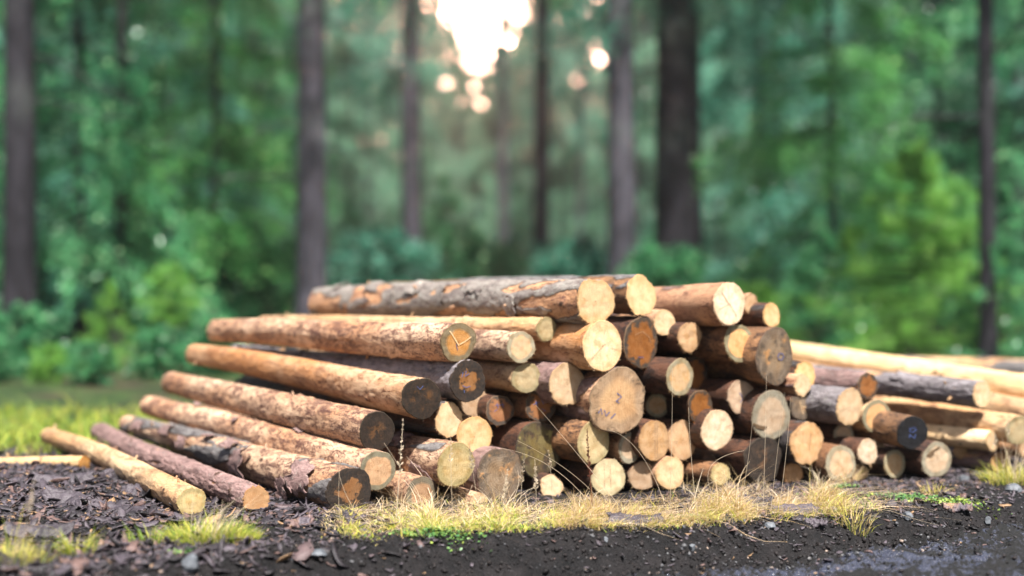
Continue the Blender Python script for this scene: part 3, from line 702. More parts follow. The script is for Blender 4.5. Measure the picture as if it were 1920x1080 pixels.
N = NT('wet_bark_litter')
rv = N.attr('rv'); g = N.n('ShaderNodeTexCoord').outputs['Object']
c = N.mix(N.ramp(rv, 0.0, 0.8), (0.012, 0.010, 0.012), (0.085, 0.068, 0.082))
c = N.mix(N.ramp(rv, 0.80, 0.86), c, (0.14, 0.085, 0.075))
c = N.mix(N.ramp(rv, 0.955, 0.96), c, (0.28, 0.17, 0.09))
n1 = N.noise(g, 70, 4, 0.7)
c = N.mix(N.ramp(n1, 0.4, 0.7), c, N.mix(0.5, c, (0.02, 0.015, 0.015)))
N.bsdf(c, N.math('ADD', 0.26, N.math('MULTIPLY', n1, 0.4)), N.bump(n1, 0.9, 0.008), 0.45)
M_CHIP = N.m

# footprints of the logs on the ground, so that litter stays clear of nothing else
def scatter(n, x0, x1, y0, y1, dens, seed):
    rs = np.random.RandomState(seed)
    X = rs.uniform(x0, x1, n * 3); Y = rs.uniform(y0, y1, n * 3)
    k = rs.rand(n * 3) < dens(X, Y)
    return X[k][:n], Y[k][:n], rs
def d_left(x, y):
    e = edge_y(x)
    return sstep(-0.4, -1.2, x + (y - 6.5) * 0.3) * sstep(e - 0.25, e, y) * (0.25 + 0.75 * sstep(-0.35, 0.25, fbm(x * 2.2, y * 2.2, 0, 3, 41)))
def d_right(x, y):
    e = edge_y(x)
    return (.35 + .65 * sstep(0.4, 1.3, x)) * (0.12 * sstep(e - 1.0, e - .5, y) + 0.88 * sstep(e - 0.30, e + .05, y)) * (1 - .8 * sstep(.2, -.4, x) * sstep(e, e + .2, y)) * (0.3 + 0.7 * sstep(-0.3, 0.2, fbm(x * 2.5, y * 2.5, 0, 3, 43)))
X, Y, rs = scatter(24000, -4.2, 0.2, 4.6, 8.9, d_left, 21)
n = len(X); Ls = np.exp(rs.normal(-3.35, 0.6, n)).clip(.01, .17); 
tag(chips('bark_litter', X, Y, Ls, Ls * rs.uniform(.2, .65, n), rs.uniform(.002, .006, n), rs.normal(0, .10, n), M_CHIP, seed=2), kind='stuff', label='dark wet bark litter covering the ground left of the pile')
X, Y, rs = scatter(15000, -1.4, 4.4, 5.0, 9.0, d_right, 22)
n = len(X); Ls = np.exp(rs.normal(-3.75, 0.5, n)).clip(.008, .09)
tag(chips('bark_litter', X, Y, Ls, Ls * rs.uniform(.25, .7, n), rs.uniform(.002, .006, n), rs.normal(0, .10, n), M_CHIP, seed=3), kind='stuff', label='finer dark bark litter in front of the right half of the pile')

# gravel and clods
def pebbles(name, X, Y, S, mat, seed, lift=0.3):
    rs = np.random.RandomState(seed); n = len(X)
    ico = np.array([(0,0,1),(.894,0,.447),(.276,.851,.447),(-.724,.526,.447),(-.724,-.526,.447),(.276,-.851,.447),(.724,.526,-.447),(-.276,.851,-.447),(-.894,0,-.447),(-.276,-.851,-.447),(.724,-.526,-.447),(0,0,-1)])
    fi = np.array([(0,1,2),(0,2,3),(0,3,4),(0,4,5),(0,5,1),(1,6,2),(2,7,3),(3,8,4),(4,9,5),(5,10,1),(6,7,2),(7,8,3),(8,9,4),(9,10,5),(10,6,1),(11,7,6),(11,8,7),(11,9,8),(11,10,9),(11,6,10)])
    V = ico[None] * rs.uniform(.4, 1.4, (n, 12, 1)) * S[:, None, None] * rs.uniform(.55, 1.2, (n, 1, 3))
    V = np.einsum('nij,nkj->nki', rotm(rs.uniform(0, 6.28, n), rs.uniform(-.5, .5, n), rs.uniform(-.5, .5, n)), V)
    V += np.stack([X, Y, ground_h(X, Y) + S * lift], -1)[:, None]
    Fa = (fi[None] + (np.arange(n) * 12)[:, None, None]).reshape(-1, 3)
    return mesh(name, V.reshape(-1, 3), Fa, mat, smooth=False, attrs={'rv': np.repeat(rs.rand(n), 12)})
N = NT('gravel_stone'); rv = N.attr('rv'); g = N.n('ShaderNodeTexCoord').outputs['Object']
c = N.mix(rv, (0.03, 0.03, 0.035), (0.10, 0.10, 0.105)); c = N.mix(N.ramp(rv, .8, .9), c, (0.26, 0.19, 0.15))
c = N.mix(N.ramp(N.noise(g, 60, 4, .7), .45, .7), c, (0.07, 0.065, 0.065))
N.bsdf(c, 0.55, N.bump(N.noise(g, 90, 3), 0.5, 0.004), 0.5); M_GRAVEL = N.m
N = NT('soil_clod'); rv = N.attr('rv'); g = N.n('ShaderNodeTexCoord').outputs['Object']
c = N.mix(rv, (0.004, 0.0035, 0.0035), (0.02, 0.016, 0.016))
N.bsdf(c, 0.5, N.bump(N.noise(g, 80, 4, .7), 0.8, 0.006), 0.2); M_CLOD = N.m
X, Y, rs = scatter(13000, -3.0, 4.0, 4.9, 6.9, lambda x, y: (1 - .8 * sstep(.8, 2.0, x) * sstep(edge_y(x) - .25, edge_y(x) - .4, y)) * sstep(edge_y(x) + .1, edge_y(x) - .05, y) * sstep(edge_y(x) - .62, edge_y(x) - .3, y) * 0.9 + 0.10, 31)
S = np.exp(rs.normal(-5.3, .55, len(X))).clip(.002, .016)
tag(pebbles('soil_clods', X, Y, S, M_CLOD, 32), kind='stuff', label='crumbly black soil clods on the cut bank')
X, Y, rs = scatter(5200, -2.5, 4.2, 4.9, 7.6, lambda x, y: sstep(edge_y(x) + .35, edge_y(x), y) * sstep(edge_y(x) - .9, edge_y(x) - .2, y) * (0.15 + 0.85 * sstep(-.2, .3, fbm(x * 2, y * 2, 0, 2, 61))), 33)
S = np.exp(rs.normal(-5.4, .5, len(X))).clip(.002, .015)
tag(pebbles('gravel', X, Y, S, M_GRAVEL, 34), kind='stuff', label='small grey gravel pressed into the dark soil')

def ground_at(px, py):     # ground point seen at a pixel
    lo, hi = 3.5, 30.0
    for _ in range(50):
        m_ = (lo + hi) / 2; p = P(px, py, m_)
        if p.z > float(ground_h(p.x, p.y)): lo = m_
        else: hi = m_
    return P(px, py, lo)

def stone(px, py, w, h, label, seed, mat=None):
    p = ground_at(px, py); s = w / F * p.y / 2; v = h / F * p.y / 2
    import bmesh
    bm = bmesh.new(); bmesh.ops.create_icosphere(bm, subdivisions=4, radius=1)
    V = np.array([x.co[:] for x in bm.verts])
    f = [tuple(q.index for q in a.verts) for a in bm.faces]; bm.free()
    # facet planes
    rs = np.random.RandomState(seed)
    for _ in range(11):
        nrm = rs.normal(size=3); nrm /= np.linalg.norm(nrm); dlt = V @ nrm - rs.uniform(.55, .85)
        V = V - np.maximum(dlt, 0)[:, None] * nrm
    V = V * (1 + 0.06 * fbm(V[:, 0] * 3 + seed, V[:, 1] * 3, V[:, 2] * 3, 3, seed)[:, None])
    o = mesh('stone', V * [s * 1.15, s * .9, v * 1.2], f, mat or M_STONE, smooth=False)
    o.location = (p.x, p.y, float(ground_h(p.x, p.y)) + v * .55); o.rotation_euler = (0, 0, rs.uniform(-.4, .4))
    return tag(o, label, 'stone', 'loose stones by the track')
N = NT('grey_stone'); g = N.n('ShaderNodeTexCoord').outputs['Object']
c = N.mix(N.ramp(N.noise(g, 18, 5, .65), .35, .7), (0.05, 0.056, 0.065), (0.13, 0.14, 0.155))
c = N.mix(N.math('MULTIPLY', N.ramp(N.noise(g, 90, 4, .7), .55, .7), .6), c, (0.08, 0.08, 0.09))
N.bsdf(c, .6, N.bump(N.noise(g, 60, 4, .7), .6, .004), .4); M_STONE = N.m
stone(355, 1068, 34, 36, 'angular pale grey stone below the yellow green grass tuft', 3)
stone(597, 1040, 34, 12, 'flat light grey stone lying on the soil edge left of centre', 4)
stone(1808, 902, 18, 14, 'small upright grey stone in front of the red barked log', 5)
stone(1900, 922, 36, 20, 'largest grey stone at the right edge by the grass', 6)
stone(1703, 972, 22, 15, 'dark grey stone beside bark scraps right of the grass', 7)
stone(1853, 982, 12, 16, 'narrow grey stone standing near the end of the track', 8)
stone(1563, 960, 16, 12, 'pale round stone in the short grass', 9)
stone(1445, 988, 20, 12, 'grey stone between the grass and a bark slab', 10)
stone(1298, 1030, 16, 14, 'pale bluish pebble on the black soil', 11)
stone(1136, 1015, 12, 12, 'little whitish pebble at the top of the soil bank', 12)

# larger pieces of bark that can be told apart
def slab(px, py, L, Wd, yaw, curl, label, seed, cross=0.35, tilt=(0.0, 0.0), rvv=0.5):
    p = ground_at(px, py); rs = np.random.RandomState(seed); na, nb = 36, 14
    u, v = np.meshgrid(np.linspace(-.5, .5, na), np.linspace(-.5, .5, nb), indexing='ij')
    wv = (0.55 + 0.45 * np.cos(u * 2.6)) * (1 + 0.30 * fbm(u * 5, seed, v * .8, 3, seed))
    x = u * L * (1 + 0.14 * fbm(v * 5, seed, 0, 2, 4)); y = v * Wd * wv + .12 * Wd * fbm(u * 3, 7, seed, 2, 1)
    z = curl * L * (u ** 2) * 4 + cross * Wd * (1 - 4 * v ** 2) * .5 + 0.026 * fbm(u * 9 + seed, v * 5, 0, 5, 5, .65)
    top = np.stack([x, y, z], -1).reshape(-1, 3); bot = top - [0, 0, .007]
    V = np.concatenate([top, bot]); n_ = na * nb
    i, j = np.meshgrid(np.arange(na - 1), np.arange(nb - 1), indexing='ij'); a = (i * nb + j).ravel()
    Fq = np.stack([a, a + nb, a + nb + 1, a + 1], 1)
    Fq = [tuple(t) for t in Fq] + [tuple(t[::-1] + n_) for t in Fq]
    bd = [k * nb for k in range(na)] + [(na - 1) * nb + k for k in range(1, nb)] + [k * nb + nb - 1 for k in range(na - 2, -1, -1)] + list(range(nb - 2, 0, -1))
    for q_ in range(len(bd)):
        b0, b1 = bd[q_], bd[(q_ + 1) % len(bd)]; Fq.append((b1, b0, b0 + n_, b1 + n_))
    o = mesh('bark_slab', V, Fq, M_CHIP, attrs={'rv': np.clip(rvv + 0.22 * fbm(V[:, 0] * 30, V[:, 1] * 30, 0, 3, 9), 0, 1)})
    o.location = (p.x, p.y, float(ground_h(p.x, p.y)) + .012); o.rotation_euler = (R(tilt[0]), R(tilt[1]), R(yaw))
    return tag(o, label, 'bark', 'large pieces of bark on the ground')
slab(120, 905, .34, .11, 15, .10, 'curled dark bark slab at the far left below the pale ground log', 1, tilt=(20, 0))
slab(205, 893, .24, .07, 70, .08, 'upright dark bark scrap leaning beside the leftmost yellow log', 2, tilt=(30, 0))
slab(130, 945, .30, .16, -25, .12, 'broad rough bark slab in the middle of the left litter', 3, tilt=(25, 5), rvv=.5)
slab(225, 960, .42, .08, -30, .06, 'long narrow bark strip pointing down to the grass tuft', 4, tilt=(15, 0), rvv=.45)
slab(262, 925, .22, .10, -10, -.08, 'grey bark plate touching the leftmost yellow log', 5, tilt=(25, 10), rvv=.5)
slab(75, 1005, .30, .12, 10, .10, 'low bark slab near the left corner grass', 6, tilt=(18, 0), rvv=.35)
slab(560, 985, .18, .07, 60, .06, 'pinkish bark flake in front of the black ended bottom log', 7, tilt=(20, 0), rvv=.87)
slab(1190, 982, .28, .12, 8, .05, 'purple grey bark slab at the lip of the soil bank in the centre', 8, tilt=(25, 0), rvv=.45)
slab(1490, 962, .26, .13, 5, -.05, 'flat purple grey bark slab right of the dry grass', 9, tilt=(25, 0), rvv=.62)
slab(1530, 985, .12, .06, -30, .05, 'small lilac bark flake below the flat slab', 10, tilt=(20, 0), rvv=.7)
slab(1795, 955, .16, .07, -12, .04, 'brownish bark flake lying right of the green moss', 11, tilt=(22, 0), rvv=.9)
slab(1420, 945, .2, .1, -40, .06, 'dark bark slab buried in the grass clumps', 12, tilt=(22, 0), rvv=.35)
slab(660, 985, .2, .035, -60, .05, 'splintered dark bark stick at the left end of the grass strip', 13, tilt=(10, 20), rvv=.3)

# ------------------------------------------------------------------ grass
def blades(X, Y, Hh, lean, yaw, Wd, curve, rs, nseg=5, z0=None):
    n = len(X); t = np.linspace(0, 1, nseg + 1)[None]
    hor = (lean[:, None] * t + curve[:, None] * t ** 2.2) * Hh[:, None]
    ver = Hh[:, None] * (t - (0.35 * np.clip(curve, 0, 1.6)[:, None]) * t ** 2.4)
    cxp = X[:, None] + np.cos(yaw)[:, None] * hor; cyp = Y[:, None] + np.sin(yaw)[:, None] * hor
    z_ = (ground_h(X, Y) - .005 if z0 is None else z0)
    czp = z_[:, None] + ver
    fa = rs.uniform(0, 3.14, n); w = Wd[:, None] * (1 - t ** 1.6) * .5 + .0003
    ox, oy = np.cos(fa)[:, None] * w, np.sin(fa)[:, None] * w
    A = np.stack([cxp - ox, cyp - oy, czp], -1); B = np.stack([cxp + ox, cyp + oy, czp], -1)
    V = np.stack([A, B], 2).reshape(n, -1, 3); k = 2 * (nseg + 1)
    F0 = np.array([(2 * i, 2 * i + 1, 2 * i + 3, 2 * i + 2) for i in range(nseg)])
    return V.reshape(-1, 3), (F0[None] + (np.arange(n) * k)[:, None, None]).reshape(-1, 4), k
def leaf_mat(name, cols, trans=0.35, rough=0.55):
    """cols: list of (pos, colour) over the per blade value rv"""
    N = NT(name); rv = N.attr('rv')
    cr = N.n('ShaderNodeValToRGB', {0: rv}); e = cr.color_ramp.elements
    e[0].position, e[0].color = cols[0][0], (*cols[0][1], 1); e[1].position, e[1].color = cols[-1][0], (*cols[-1][1], 1)
    for p_, c_ in cols[1:-1]:
        x = e.new(p_); x.color = (*c_, 1)
    b = N.n('ShaderNodeBsdfPrincipled', {'Base Color': cr.outputs[0], 'Roughness': rough}); b.inputs['Specular IOR Level'].default_value = .3
    tr = N.n('ShaderNodeBsdfTranslucent', {'Color': cr.outputs[0]})
    mx = N.n('ShaderNodeMixShader', {0: trans}); N.t.links.new(b.outputs[0], mx.inputs[1]); N.t.links.new(tr.outputs[0], mx.inputs[2])
    N.t.links.new(mx.outputs[0], N.out.inputs[0]); return N.m
M_GRASS = leaf_mat('grass_blades', [(0, (0.09, 0.20, 0.03)), (.25, (0.28, 0.36, 0.05)), (.45, (0.58, 0.52, 0.09)), (.62, (0.56, 0.43, 0.22)), (.8, (0.55, 0.37, 0.20)), (1, (0.72, 0.60, 0.44))])

def grass(name, X, Y, hgt, dry, seed, wscale=1.0, yaw0=None):
    rs = np.random.RandomState(seed); n = len(X)
    Hh = hgt * np.exp(rs.normal(0, .35, n)); dryv = np.clip(dry + rs.normal(0, .17, n), 0, 1)
    yaw = rs.uniform(0, 6.28, n) if yaw0 is None else rs.normal(yaw0, 1.0, n)
    V, Fa, k = blades(X, Y, Hh, rs.normal(.3, .4, n), yaw, rs.uniform(.002, .0045, n) * wscale, np.abs(rs.normal(.7, .5, n)), rs)
    return V, Fa, np.repeat(dryv, k)
def gline(px):            # where the grass strip meets the ground (pixel row of its middle)
    return np.interp(px, [620, 700, 850, 1000, 1150, 1300, 1450, 1560, 1640], [975, 985, 980, 978, 975, 968, 958, 945, 955])
rs = np.random.RandomState(51); parts = []
def add_strip(n, p0, p1, dy, h, dry, wd=1.0, yaw0=None, clump=True):
    xs = rs.uniform(p0, p1, n * 2); ys = gline(xs) + dy + rs.normal(0, 12, n * 2)
    if clump:
        k = rs.rand(n * 2) < sstep(-.45, .25, fbm(xs * .03, ys * .05, 0, 3, 71)); xs, ys = xs[k][:n], ys[k][:n]
    D = F * CH / (ys - HY); X = (xs - 960) / F * D; Y = D; k = Y > edge_y(X) - .03 - .05 * rs.rand(len(X)) ** 3; X, Y, xs, ys = X[k], Y[k], xs[k], ys[k]
    hh = h * (0.7 + 0.6 * sstep(-.4, .4, fbm(xs * .02, 0, 3, 2, 81)))
    parts.append(grass('g', X, Y, hh, np.full(len(X), 0.0) + dry + .16 * fbm(xs * .015, ys * .03, 1, 2, 91), rs.randint(9999), wd, yaw0))
add_strip(6500, 640, 1060, 2, .034, .36, 1.3)
add_strip(1500, 660, 1050, -10, .055, .78)
add_strip(260, 690, 1000, -22, .11, .97, .7)
add_strip(7500, 1040, 1600, 2, .045, .60, 1.25, -1.3)
add_strip(3600, 1050, 1560, -10, .065, .80, 1.1, -1.2)
add_strip(2200, 1080, 1640, 8, .032, .28, 1.2)
add_strip(350, 1280, 1540, -22, .11, .92, .9)
add_strip(2600, 600, 1680, 6, .022, .7, 1.0, None, False)
# flattened dead straws lying over the grass and the lip of the bank
xs = rs.uniform(620, 1660, 1500); ys = gline(xs) + rs.normal(-6, 11, 1500); D_ = F * CH / (ys - HY); X_ = (xs - 960) / F * D_; D_ = np.maximum(D_, edge_y(X_) + .0)
v_, f_, k_ = blades(X_, D_, rs.uniform(.06, .22, 1500), rs.uniform(.6, 1.6, 1500) * rs.choice([-1, 1], 1500), rs.normal(.05, .25, 1500), rs.uniform(.0014, .0026, 1500), rs.uniform(.8, 1.5, 1500), rs)
g_ = ground_h(v_[:, 0], v_[:, 1]); v_[:, 2] = np.maximum(g_ + .006 + .35 * np.maximum(v_[:, 2] - g_, 0), g_ + .004)
parts.append((v_, f_, np.repeat(np.clip(rs.normal(.88, .1, 1500), 0, 1), k_)))
def join(parts):
    V, Fs, A, o = [], [], [], 0
    for v, f, a in parts: V.append(v); Fs.append(f + o); A.append(a); o += len(v)
    return np.concatenate(V), np.concatenate(Fs), np.concatenate(A)
v, f, a = join(parts)
tag(mesh('grass', v, f, M_GRASS, smooth=False, attrs={'rv': a}), kind='stuff', label='strip of yellow green and dry grass along the foot of the pile')
def tuft(px, py, n, rad, h, dry, label, seed, wd=1.0, stalks=0):
    p = ground_at(px, py); rs_ = np.random.RandomState(seed)
    a = rs_.uniform(0, 6.28, n); r_ = rad * np.sqrt(rs_.rand(n)); X = p.x + np.cos(a) * r_ * 1.5; Y = p.y + np.sin(a) * r_
    Hh = h * np.exp(rs_.normal(0, .3, n)) * (1.1 - .5 * r_ / rad)
    V, Fa, k = blades(X, Y, Hh, np.abs(rs_.normal(.25, .2, n)), a + rs_.normal(0, .5, n), rs_.uniform(.0018, .0038, n) * wd, np.abs(rs_.normal(.35, .35, n)), rs_)
    A = np.repeat(np.clip(dry + rs_.normal(0, .15, n), 0, 1), k); pr = [(V, Fa, A)]
    if stalks:
        m_ = stalks; a = rs_.uniform(0, 6.28, m_); X = p.x + np.cos(a) * rad * .7 * rs_.rand(m_); Y = p.y + np.sin(a) * rad * .5
        V, Fa, k = blades(X, Y, rs_.uniform(1.6, 2.9, m_) * h, rs_.normal(.15, .3, m_), rs_.uniform(-1, 1.2, m_), np.full(m_, .0022), rs_.uniform(0, .5, m_), rs_)
        pr.append((V, Fa, np.full(len(V), .97)))
    v, f, a_ = join(pr); v = v - np.array(p)
    o = mesh('grass_tuft', v, f, M_GRASS, smooth=False, attrs={'rv': a_}); o.location = p
    return tag(o, label, 'grass tuft', 'grass tufts on the bark litter')
tuft(395, 1015, 1500, .15, .085, .30, 'bright yellow green grass tuft with pale stalks below the two left logs', 1, stalks=60)
tuft(282, 1020, 160, .07, .075, .18, 'small green grass tuft left of the bright one', 2)
tuft(145, 1042, 150, .055, .10, .33, 'thin upright rusty green tuft on the left litter', 3)
tuft(22, 1055, 420, .11, .10, .42, 'yellowish tuft in the lower left corner', 4, stalks=14)
tuft(1900, 905, 600, .13, .11, .42, 'yellow green tuft at the right edge in front of the logs', 5, stalks=26)
tuft(1600, 985, 140, .07, .09, .55, 'sprawling straw coloured tuft at the right end of the grass', 6)
tuft(1755, 925, 90, .06, .07, .6, 'sparse thin tuft right of the green clover patch', 7)
tuft(1590, 905, 120, .05, .11, .75, 'dry tuft standing against the wavy ringed log', 8)
tuft(1130, 972, 260, .12, .10, .7, 'dry drooping clump over the central bark slab', 9)

# low green leafy patches
M_HERB = leaf_mat('low_herb_leaves', [(0, (0.035, 0.12, 0.04)), (.5, (0.10, 0.22, 0.06)), (1, (0.28, 0.34, 0.07))], .25, .4)
def herb(px, py, rx_, ry_, n, lc, label, seed):
    p = ground_at(px, py); rs_ = np.random.RandomState(seed)
    X = rs_.normal(0, rx_ * .5, n); Y = rs_.normal(0, ry_ * .5, n); s = rs_.uniform(.004, .010, n)
    ang = np.linspace(0, 6.2832, 7)[:-1]
    disk = np.stack([np.cos(ang) * [1, .8, .8, 1, .8, .8], np.sin(ang) * .75, .12 * np.cos(ang * 2)], -1)
    V = disk[None] * s[:, None, None]
    V = np.einsum('nij,nkj->nki', rotm(rs_.uniform(0, 6.28, n), rs_.normal(0, .5, n), rs_.normal(-.1, .5, n)), V)
    V += np.stack([X, Y, ground_h(X + p.x, Y + p.y) - p.z + rs_.uniform(.004, .022, n)], -1)[:, None]
    F0 = np.array([(0, 1, 2, 3), (0, 3, 4, 5)]); Fa = (F0[None] + (np.arange(n) * 6)[:, None, None]).reshape(-1, 4)
    o = mesh('low_herb', V.reshape(-1, 3), Fa, M_HERB, smooth=False, attrs={'rv': np.repeat(np.clip(lc + rs_.normal(0, .2, n), 0, 1), 6)})
    o.location = p; return tag(o, label, 'herb', 'low green herbs', 'stuff')
herb(1700, 935, .17, .09, 520, .35, 'blue green clover patch on the bark litter right of the grass', 1)
herb(1785, 942, .20, .07, 420, .85, 'yellow green mossy patch right of the clover', 2)
herb(1575, 915, .12, .03, 220, .45, 'small clover patch under the wavy ringed log', 3)
herb(1560, 935, .20, .06, 260, .75, 'lime green herbs among the last grass', 4)
herb(810, 1000, .22, .06, 520, .5, 'green leafy patch at the lip of the soil bank left of centre', 5)
herb(340, 1040, .05, .03, 90, .4, 'tiny green leaf cluster below the bright tuft', 6)
herb(1300, 975, .12, .05, 160, .4, 'green herbs inside the dry grass', 7)

# tall dry stems with seed heads
M_STRAW = leaf_mat('dry_straw', [(0, (0.30, 0.20, 0.12)), (1, (0.55, 0.46, 0.34))], .2, .6)
M_DOCK = leaf_mat('dark_seed_stalk', [(0, (0.06, 0.015, 0.01)), (1, (0.12, 0.035, 0.02))], .1, .7)
def tube(pts, r0, r1, k=5):
    V, Fa = [], []; pts = np.array(pts); n = len(pts)
    for i, p in enumerate(pts):
        d = pts[min(n - 1, i + 1)] - pts[max(0, i - 1)]; d = d / (np.linalg.norm(d) + 1e-9)
        a = np.cross(d, [0.1, 1, 0.05]); a /= np.linalg.norm(a); b = np.cross(d, a); r_ = r0 + (r1 - r0) * i / (n - 1)
        V += [p + r_ * (a * math.cos(t) + b * math.sin(t)) for t in np.linspace(0, 2 * math.pi, k, endpoint=False)]
        if i:
            for j in range(k): Fa.append(((i - 1) * k + j, (i - 1) * k + (j + 1) % k, i * k + (j + 1) % k, i * k + j))
    return V, Fa
def stem(base, mid, tip, label, head=0.0, mat=None, Dp=None, r0=.0016, seed=0, spread=.02, cat='dry stem'):
    rs_ = np.random.RandomState(seed + 5); b = ground_at(*base); D = b.y if Dp is None else Dp
    t_ = P(tip[0], tip[1], D + rs_.uniform(-.05, .02)); m_ = P(mid[0], mid[1], D)
    pts = []
    for t in np.linspace(0, 1, 14):
        p = (1 - t) ** 2 * b + 2 * t * (1 - t) * (2 * m_ - (b + t_) / 2) + t * t * t_; pts.append(np.array(p - b))
    root = empty('dry_stem', b, label, cat, 'tall dry stems in front of the logs'); mat = mat or M_STRAW
    V, Fa = tube(pts, r0, r0 * .45); mesh('stem', V, Fa, mat, root, attrs={'rv': np.full(len(V), .8)})
    if head > 0:
        HV, HF = [], []; pts = np.array(pts); L = head
        for i in range(int(10 + 26 * L * 3)):
            t = 1 - rs_.rand() * L; k = t * 13; i0 = int(min(12, k)); p = pts[i0] + (pts[i0 + 1] - pts[i0]) * (k - i0)
            d = pts[i0 + 1] - pts[i0]; d = d / np.linalg.norm(d); a = rs_.uniform(0, 6.28)
            o = np.array([math.cos(a), math.sin(a) * .6, 0]); dv = d * .75 + o * .7; dv /= np.linalg.norm(dv); l = spread * rs_.uniform(.5, 1.1) * (0.4 + 1.1 * (1 - t) / L)
            l = max(l, .006); w = l * .13 + .0008; sdv = np.cross(dv, [0, 1, 0.2]); sdv /= np.linalg.norm(sdv)
            e = p + dv * l; m2 = p + dv * l * .65; n0 = len(HV)
            HV += [p, m2 + sdv * w, e, m2 - sdv * w, m2 + np.cross(sdv, dv) * w]; HF += [(n0, n0 + 1, n0 + 4), (n0 + 1, n0 + 2, n0 + 4), (n0 + 2, n0 + 3, n0 + 4), (n0 + 3, n0, n0 + 4), (n0, n0 + 3, n0 + 2, n0 + 1)]
        mesh('seed_head', HV, HF, mat, root, smooth=False, attrs={'rv': rs_.uniform(.3, 1, len(HV))})
S_ = stem
S_((742,985),(748,900),(756,785),'tall pale branching seed stalk in front of the glossy black end', .45, r0=.0026, seed=1, spread=.022)
S_((1112,960),(1106,890),(1101,805),'dark red brown dock stalk before the yellowish clean end', .55, M_DOCK, r0=.003, seed=2, spread=.02)
S_((940,985),(946,930),(952,880),'short feathery seed head low before the big weathered end', .6, r0=.0016, seed=3, spread=.018)
S_((975,980),(978,910),(984,845),'feathery seed head right of the big weathered end', .5, r0=.0016, seed=4, spread=.018)
S_((1005,985),(1005,920),(1003,862),'second feathery seed head against the mossy end', .5, r0=.0015, seed=5, spread=.018)
S_((1040,975),(1034,900),(1028,845),'slender seed head against the black gap beside the mossy end', .35, r0=.0014, seed=6, spread=.016)
S_((905,985),(890,905),(880,830),'fine seed head over the cream end with dark scratches', .35, r0=.0014, seed=7, spread=.018)
S_((850,985),(846,900),(845,820),'thin seed stalk over the cream end beside the dark brown flank end', .3, r0=.0013, seed=8, spread=.016)
S_((1255,975),(1259,850),(1261,690),'tall straight straw rising to the ringed oval end', r0=.0013, seed=9)
S_((1310,975),(1298,880),(1291,764),'straight straw before the plain tan end', r0=.0016, seed=10)
S_((1120,965),(1040,880),(938,840),'long bent straw leaning left across the mossy end', r0=.0012, seed=11)
S_((1140,960),(1075,890),(970,826),'second long straw leaning left above the first', r0=.0011, seed=12)
S_((1170,960),(1090,860),(1005,760),'straw rising left to the rusty clipped end', r0=.0013, seed=13)
S_((1250,955),(1200,850),(1140,806),'arched pale straw over the small grey ringed end', r0=.0013, seed=14)
S_((1430,960),(1434,850),(1437,705),'tall straw crossing the notched pale end', r0=.0013, seed=15)
S_((1445,965),(1455,870),(1472,735),'straw slanting right past the notched pale end', r0=.0012, seed=16)
S_((1385,965),(1400,880),(1411,790),'straw in front of the blackened end', r0=.0012, seed=17)
S_((1460,960),(1475,840),(1482,745),'thin straw at the right of the blackened end', r0=.0012, seed=18)
S_((1350,950),(1330,880),(1395,845),'bent straw elbow left of the blackened end', r0=.0013, seed=19)
S_((50,1080),(48,1000),(65,900),'feathery faint stalk in the lower left corner', .3, r0=.0012, seed=20, spread=.018)
S_((695,985),(650,930),(630,850),'straw crossing the black ended bottom log', r0=.0014, seed=21)
S_((640,985),(635,930),(640,835),'upright straw left of the black ended bottom log', r0=.0013, seed=22)
S_((820,985),(765,900),(720,830),'straw slanting over the grey green ringed end', r0=.0014, seed=23)
S_((1890,905),(1888,850),(1892,780),'dry stalk before the log at the right edge', .25, r0=.0015, seed=24, spread=.02)
S_((1875,905),(1868,860),(1866,815),'short dry stalk beside the log at the right edge', .25, r0=.0015, seed=25, spread=.02)

# rough meadow growth behind the pile on the left
rs = np.random.RandomState(61); n = 9000; Y = 8.7 + 3.6 * rs.rand(n) ** 1.1; X = rs.uniform(-.50, -.12, n) * Y; k = rs.rand(n) < sstep(-.3, .3, fbm(X * 1.2, Y * 1.2, 0, 3, 19)); X, Y = X[k], Y[k]; n = len(X)
v, f, k = blades(X, Y, np.exp(rs.normal(-2.3, .4, n)), rs.normal(.2, .3, n), rs.uniform(0, 6.28, n), rs.uniform(.006, .014, n), np.abs(rs.normal(.4, .4, n)), rs)
tag(mesh('meadow_grass', v, f, M_GRASS, smooth=False, attrs={'rv': np.repeat(np.clip(rs.normal(.22, .12, n), 0, 1), k)}), kind='stuff', label='rough green growth behind the pile at the left')
# torn bark curl on the thick left log
def on_log(px, s, ang):
    for (A, d, Rn, root, rim, Mx, Ln) in LOGS:
        if abs(A.x - P(px, 0, A.y).x) < .01: return A, d, Rn, root
# ------------------------------------------------------------------ forest
def bark_mat(name, a, b):
    N = NT(name); g = N.n('ShaderNodeTexCoord').outputs['Object']
    n1 = N.noise(N.mapv(g, (6, 6, 1.5)), 1, 5, .65); n2 = N.noise(g, .5, 3)
    c = N.mix(N.ramp(n1, .35, .65), a, b); c = N.mix(N.math('MULTIPLY', N.ramp(n2, .5, .7), .4), c, (0.12, 0.14, 0.12))
    N.bsdf(c, .85, N.bump(n1, .8, .03), .2); return N.m
M_TRUNK = bark_mat('spruce_trunk_bark', (0.02, 0.019, 0.024), (0.07, 0.064, 0.08))
M_TRUNKB = bark_mat('dark_trunk_bark', (0.008, 0.007, 0.009), (0.026, 0.023, 0.029))
def fol(name, cs): return leaf_mat(name, cs, .45, .25)  # last stop of each ramp is a painted leaf glint
M_SPR = fol('spruce_needles', [(0, (0.012, 0.06, 0.025)), (.5, (0.055, 0.23, 0.10)), (.93, (0.17, 0.48, 0.21)), (1, (0.6, 0.95, 0.5))])
M_TEAL = fol('blue_green_needles', [(0, (0.012, 0.065, 0.045)), (.5, (0.065, 0.26, 0.175)), (.93, (0.22, 0.52, 0.39)), (1, (0.65, 0.98, 0.8))])
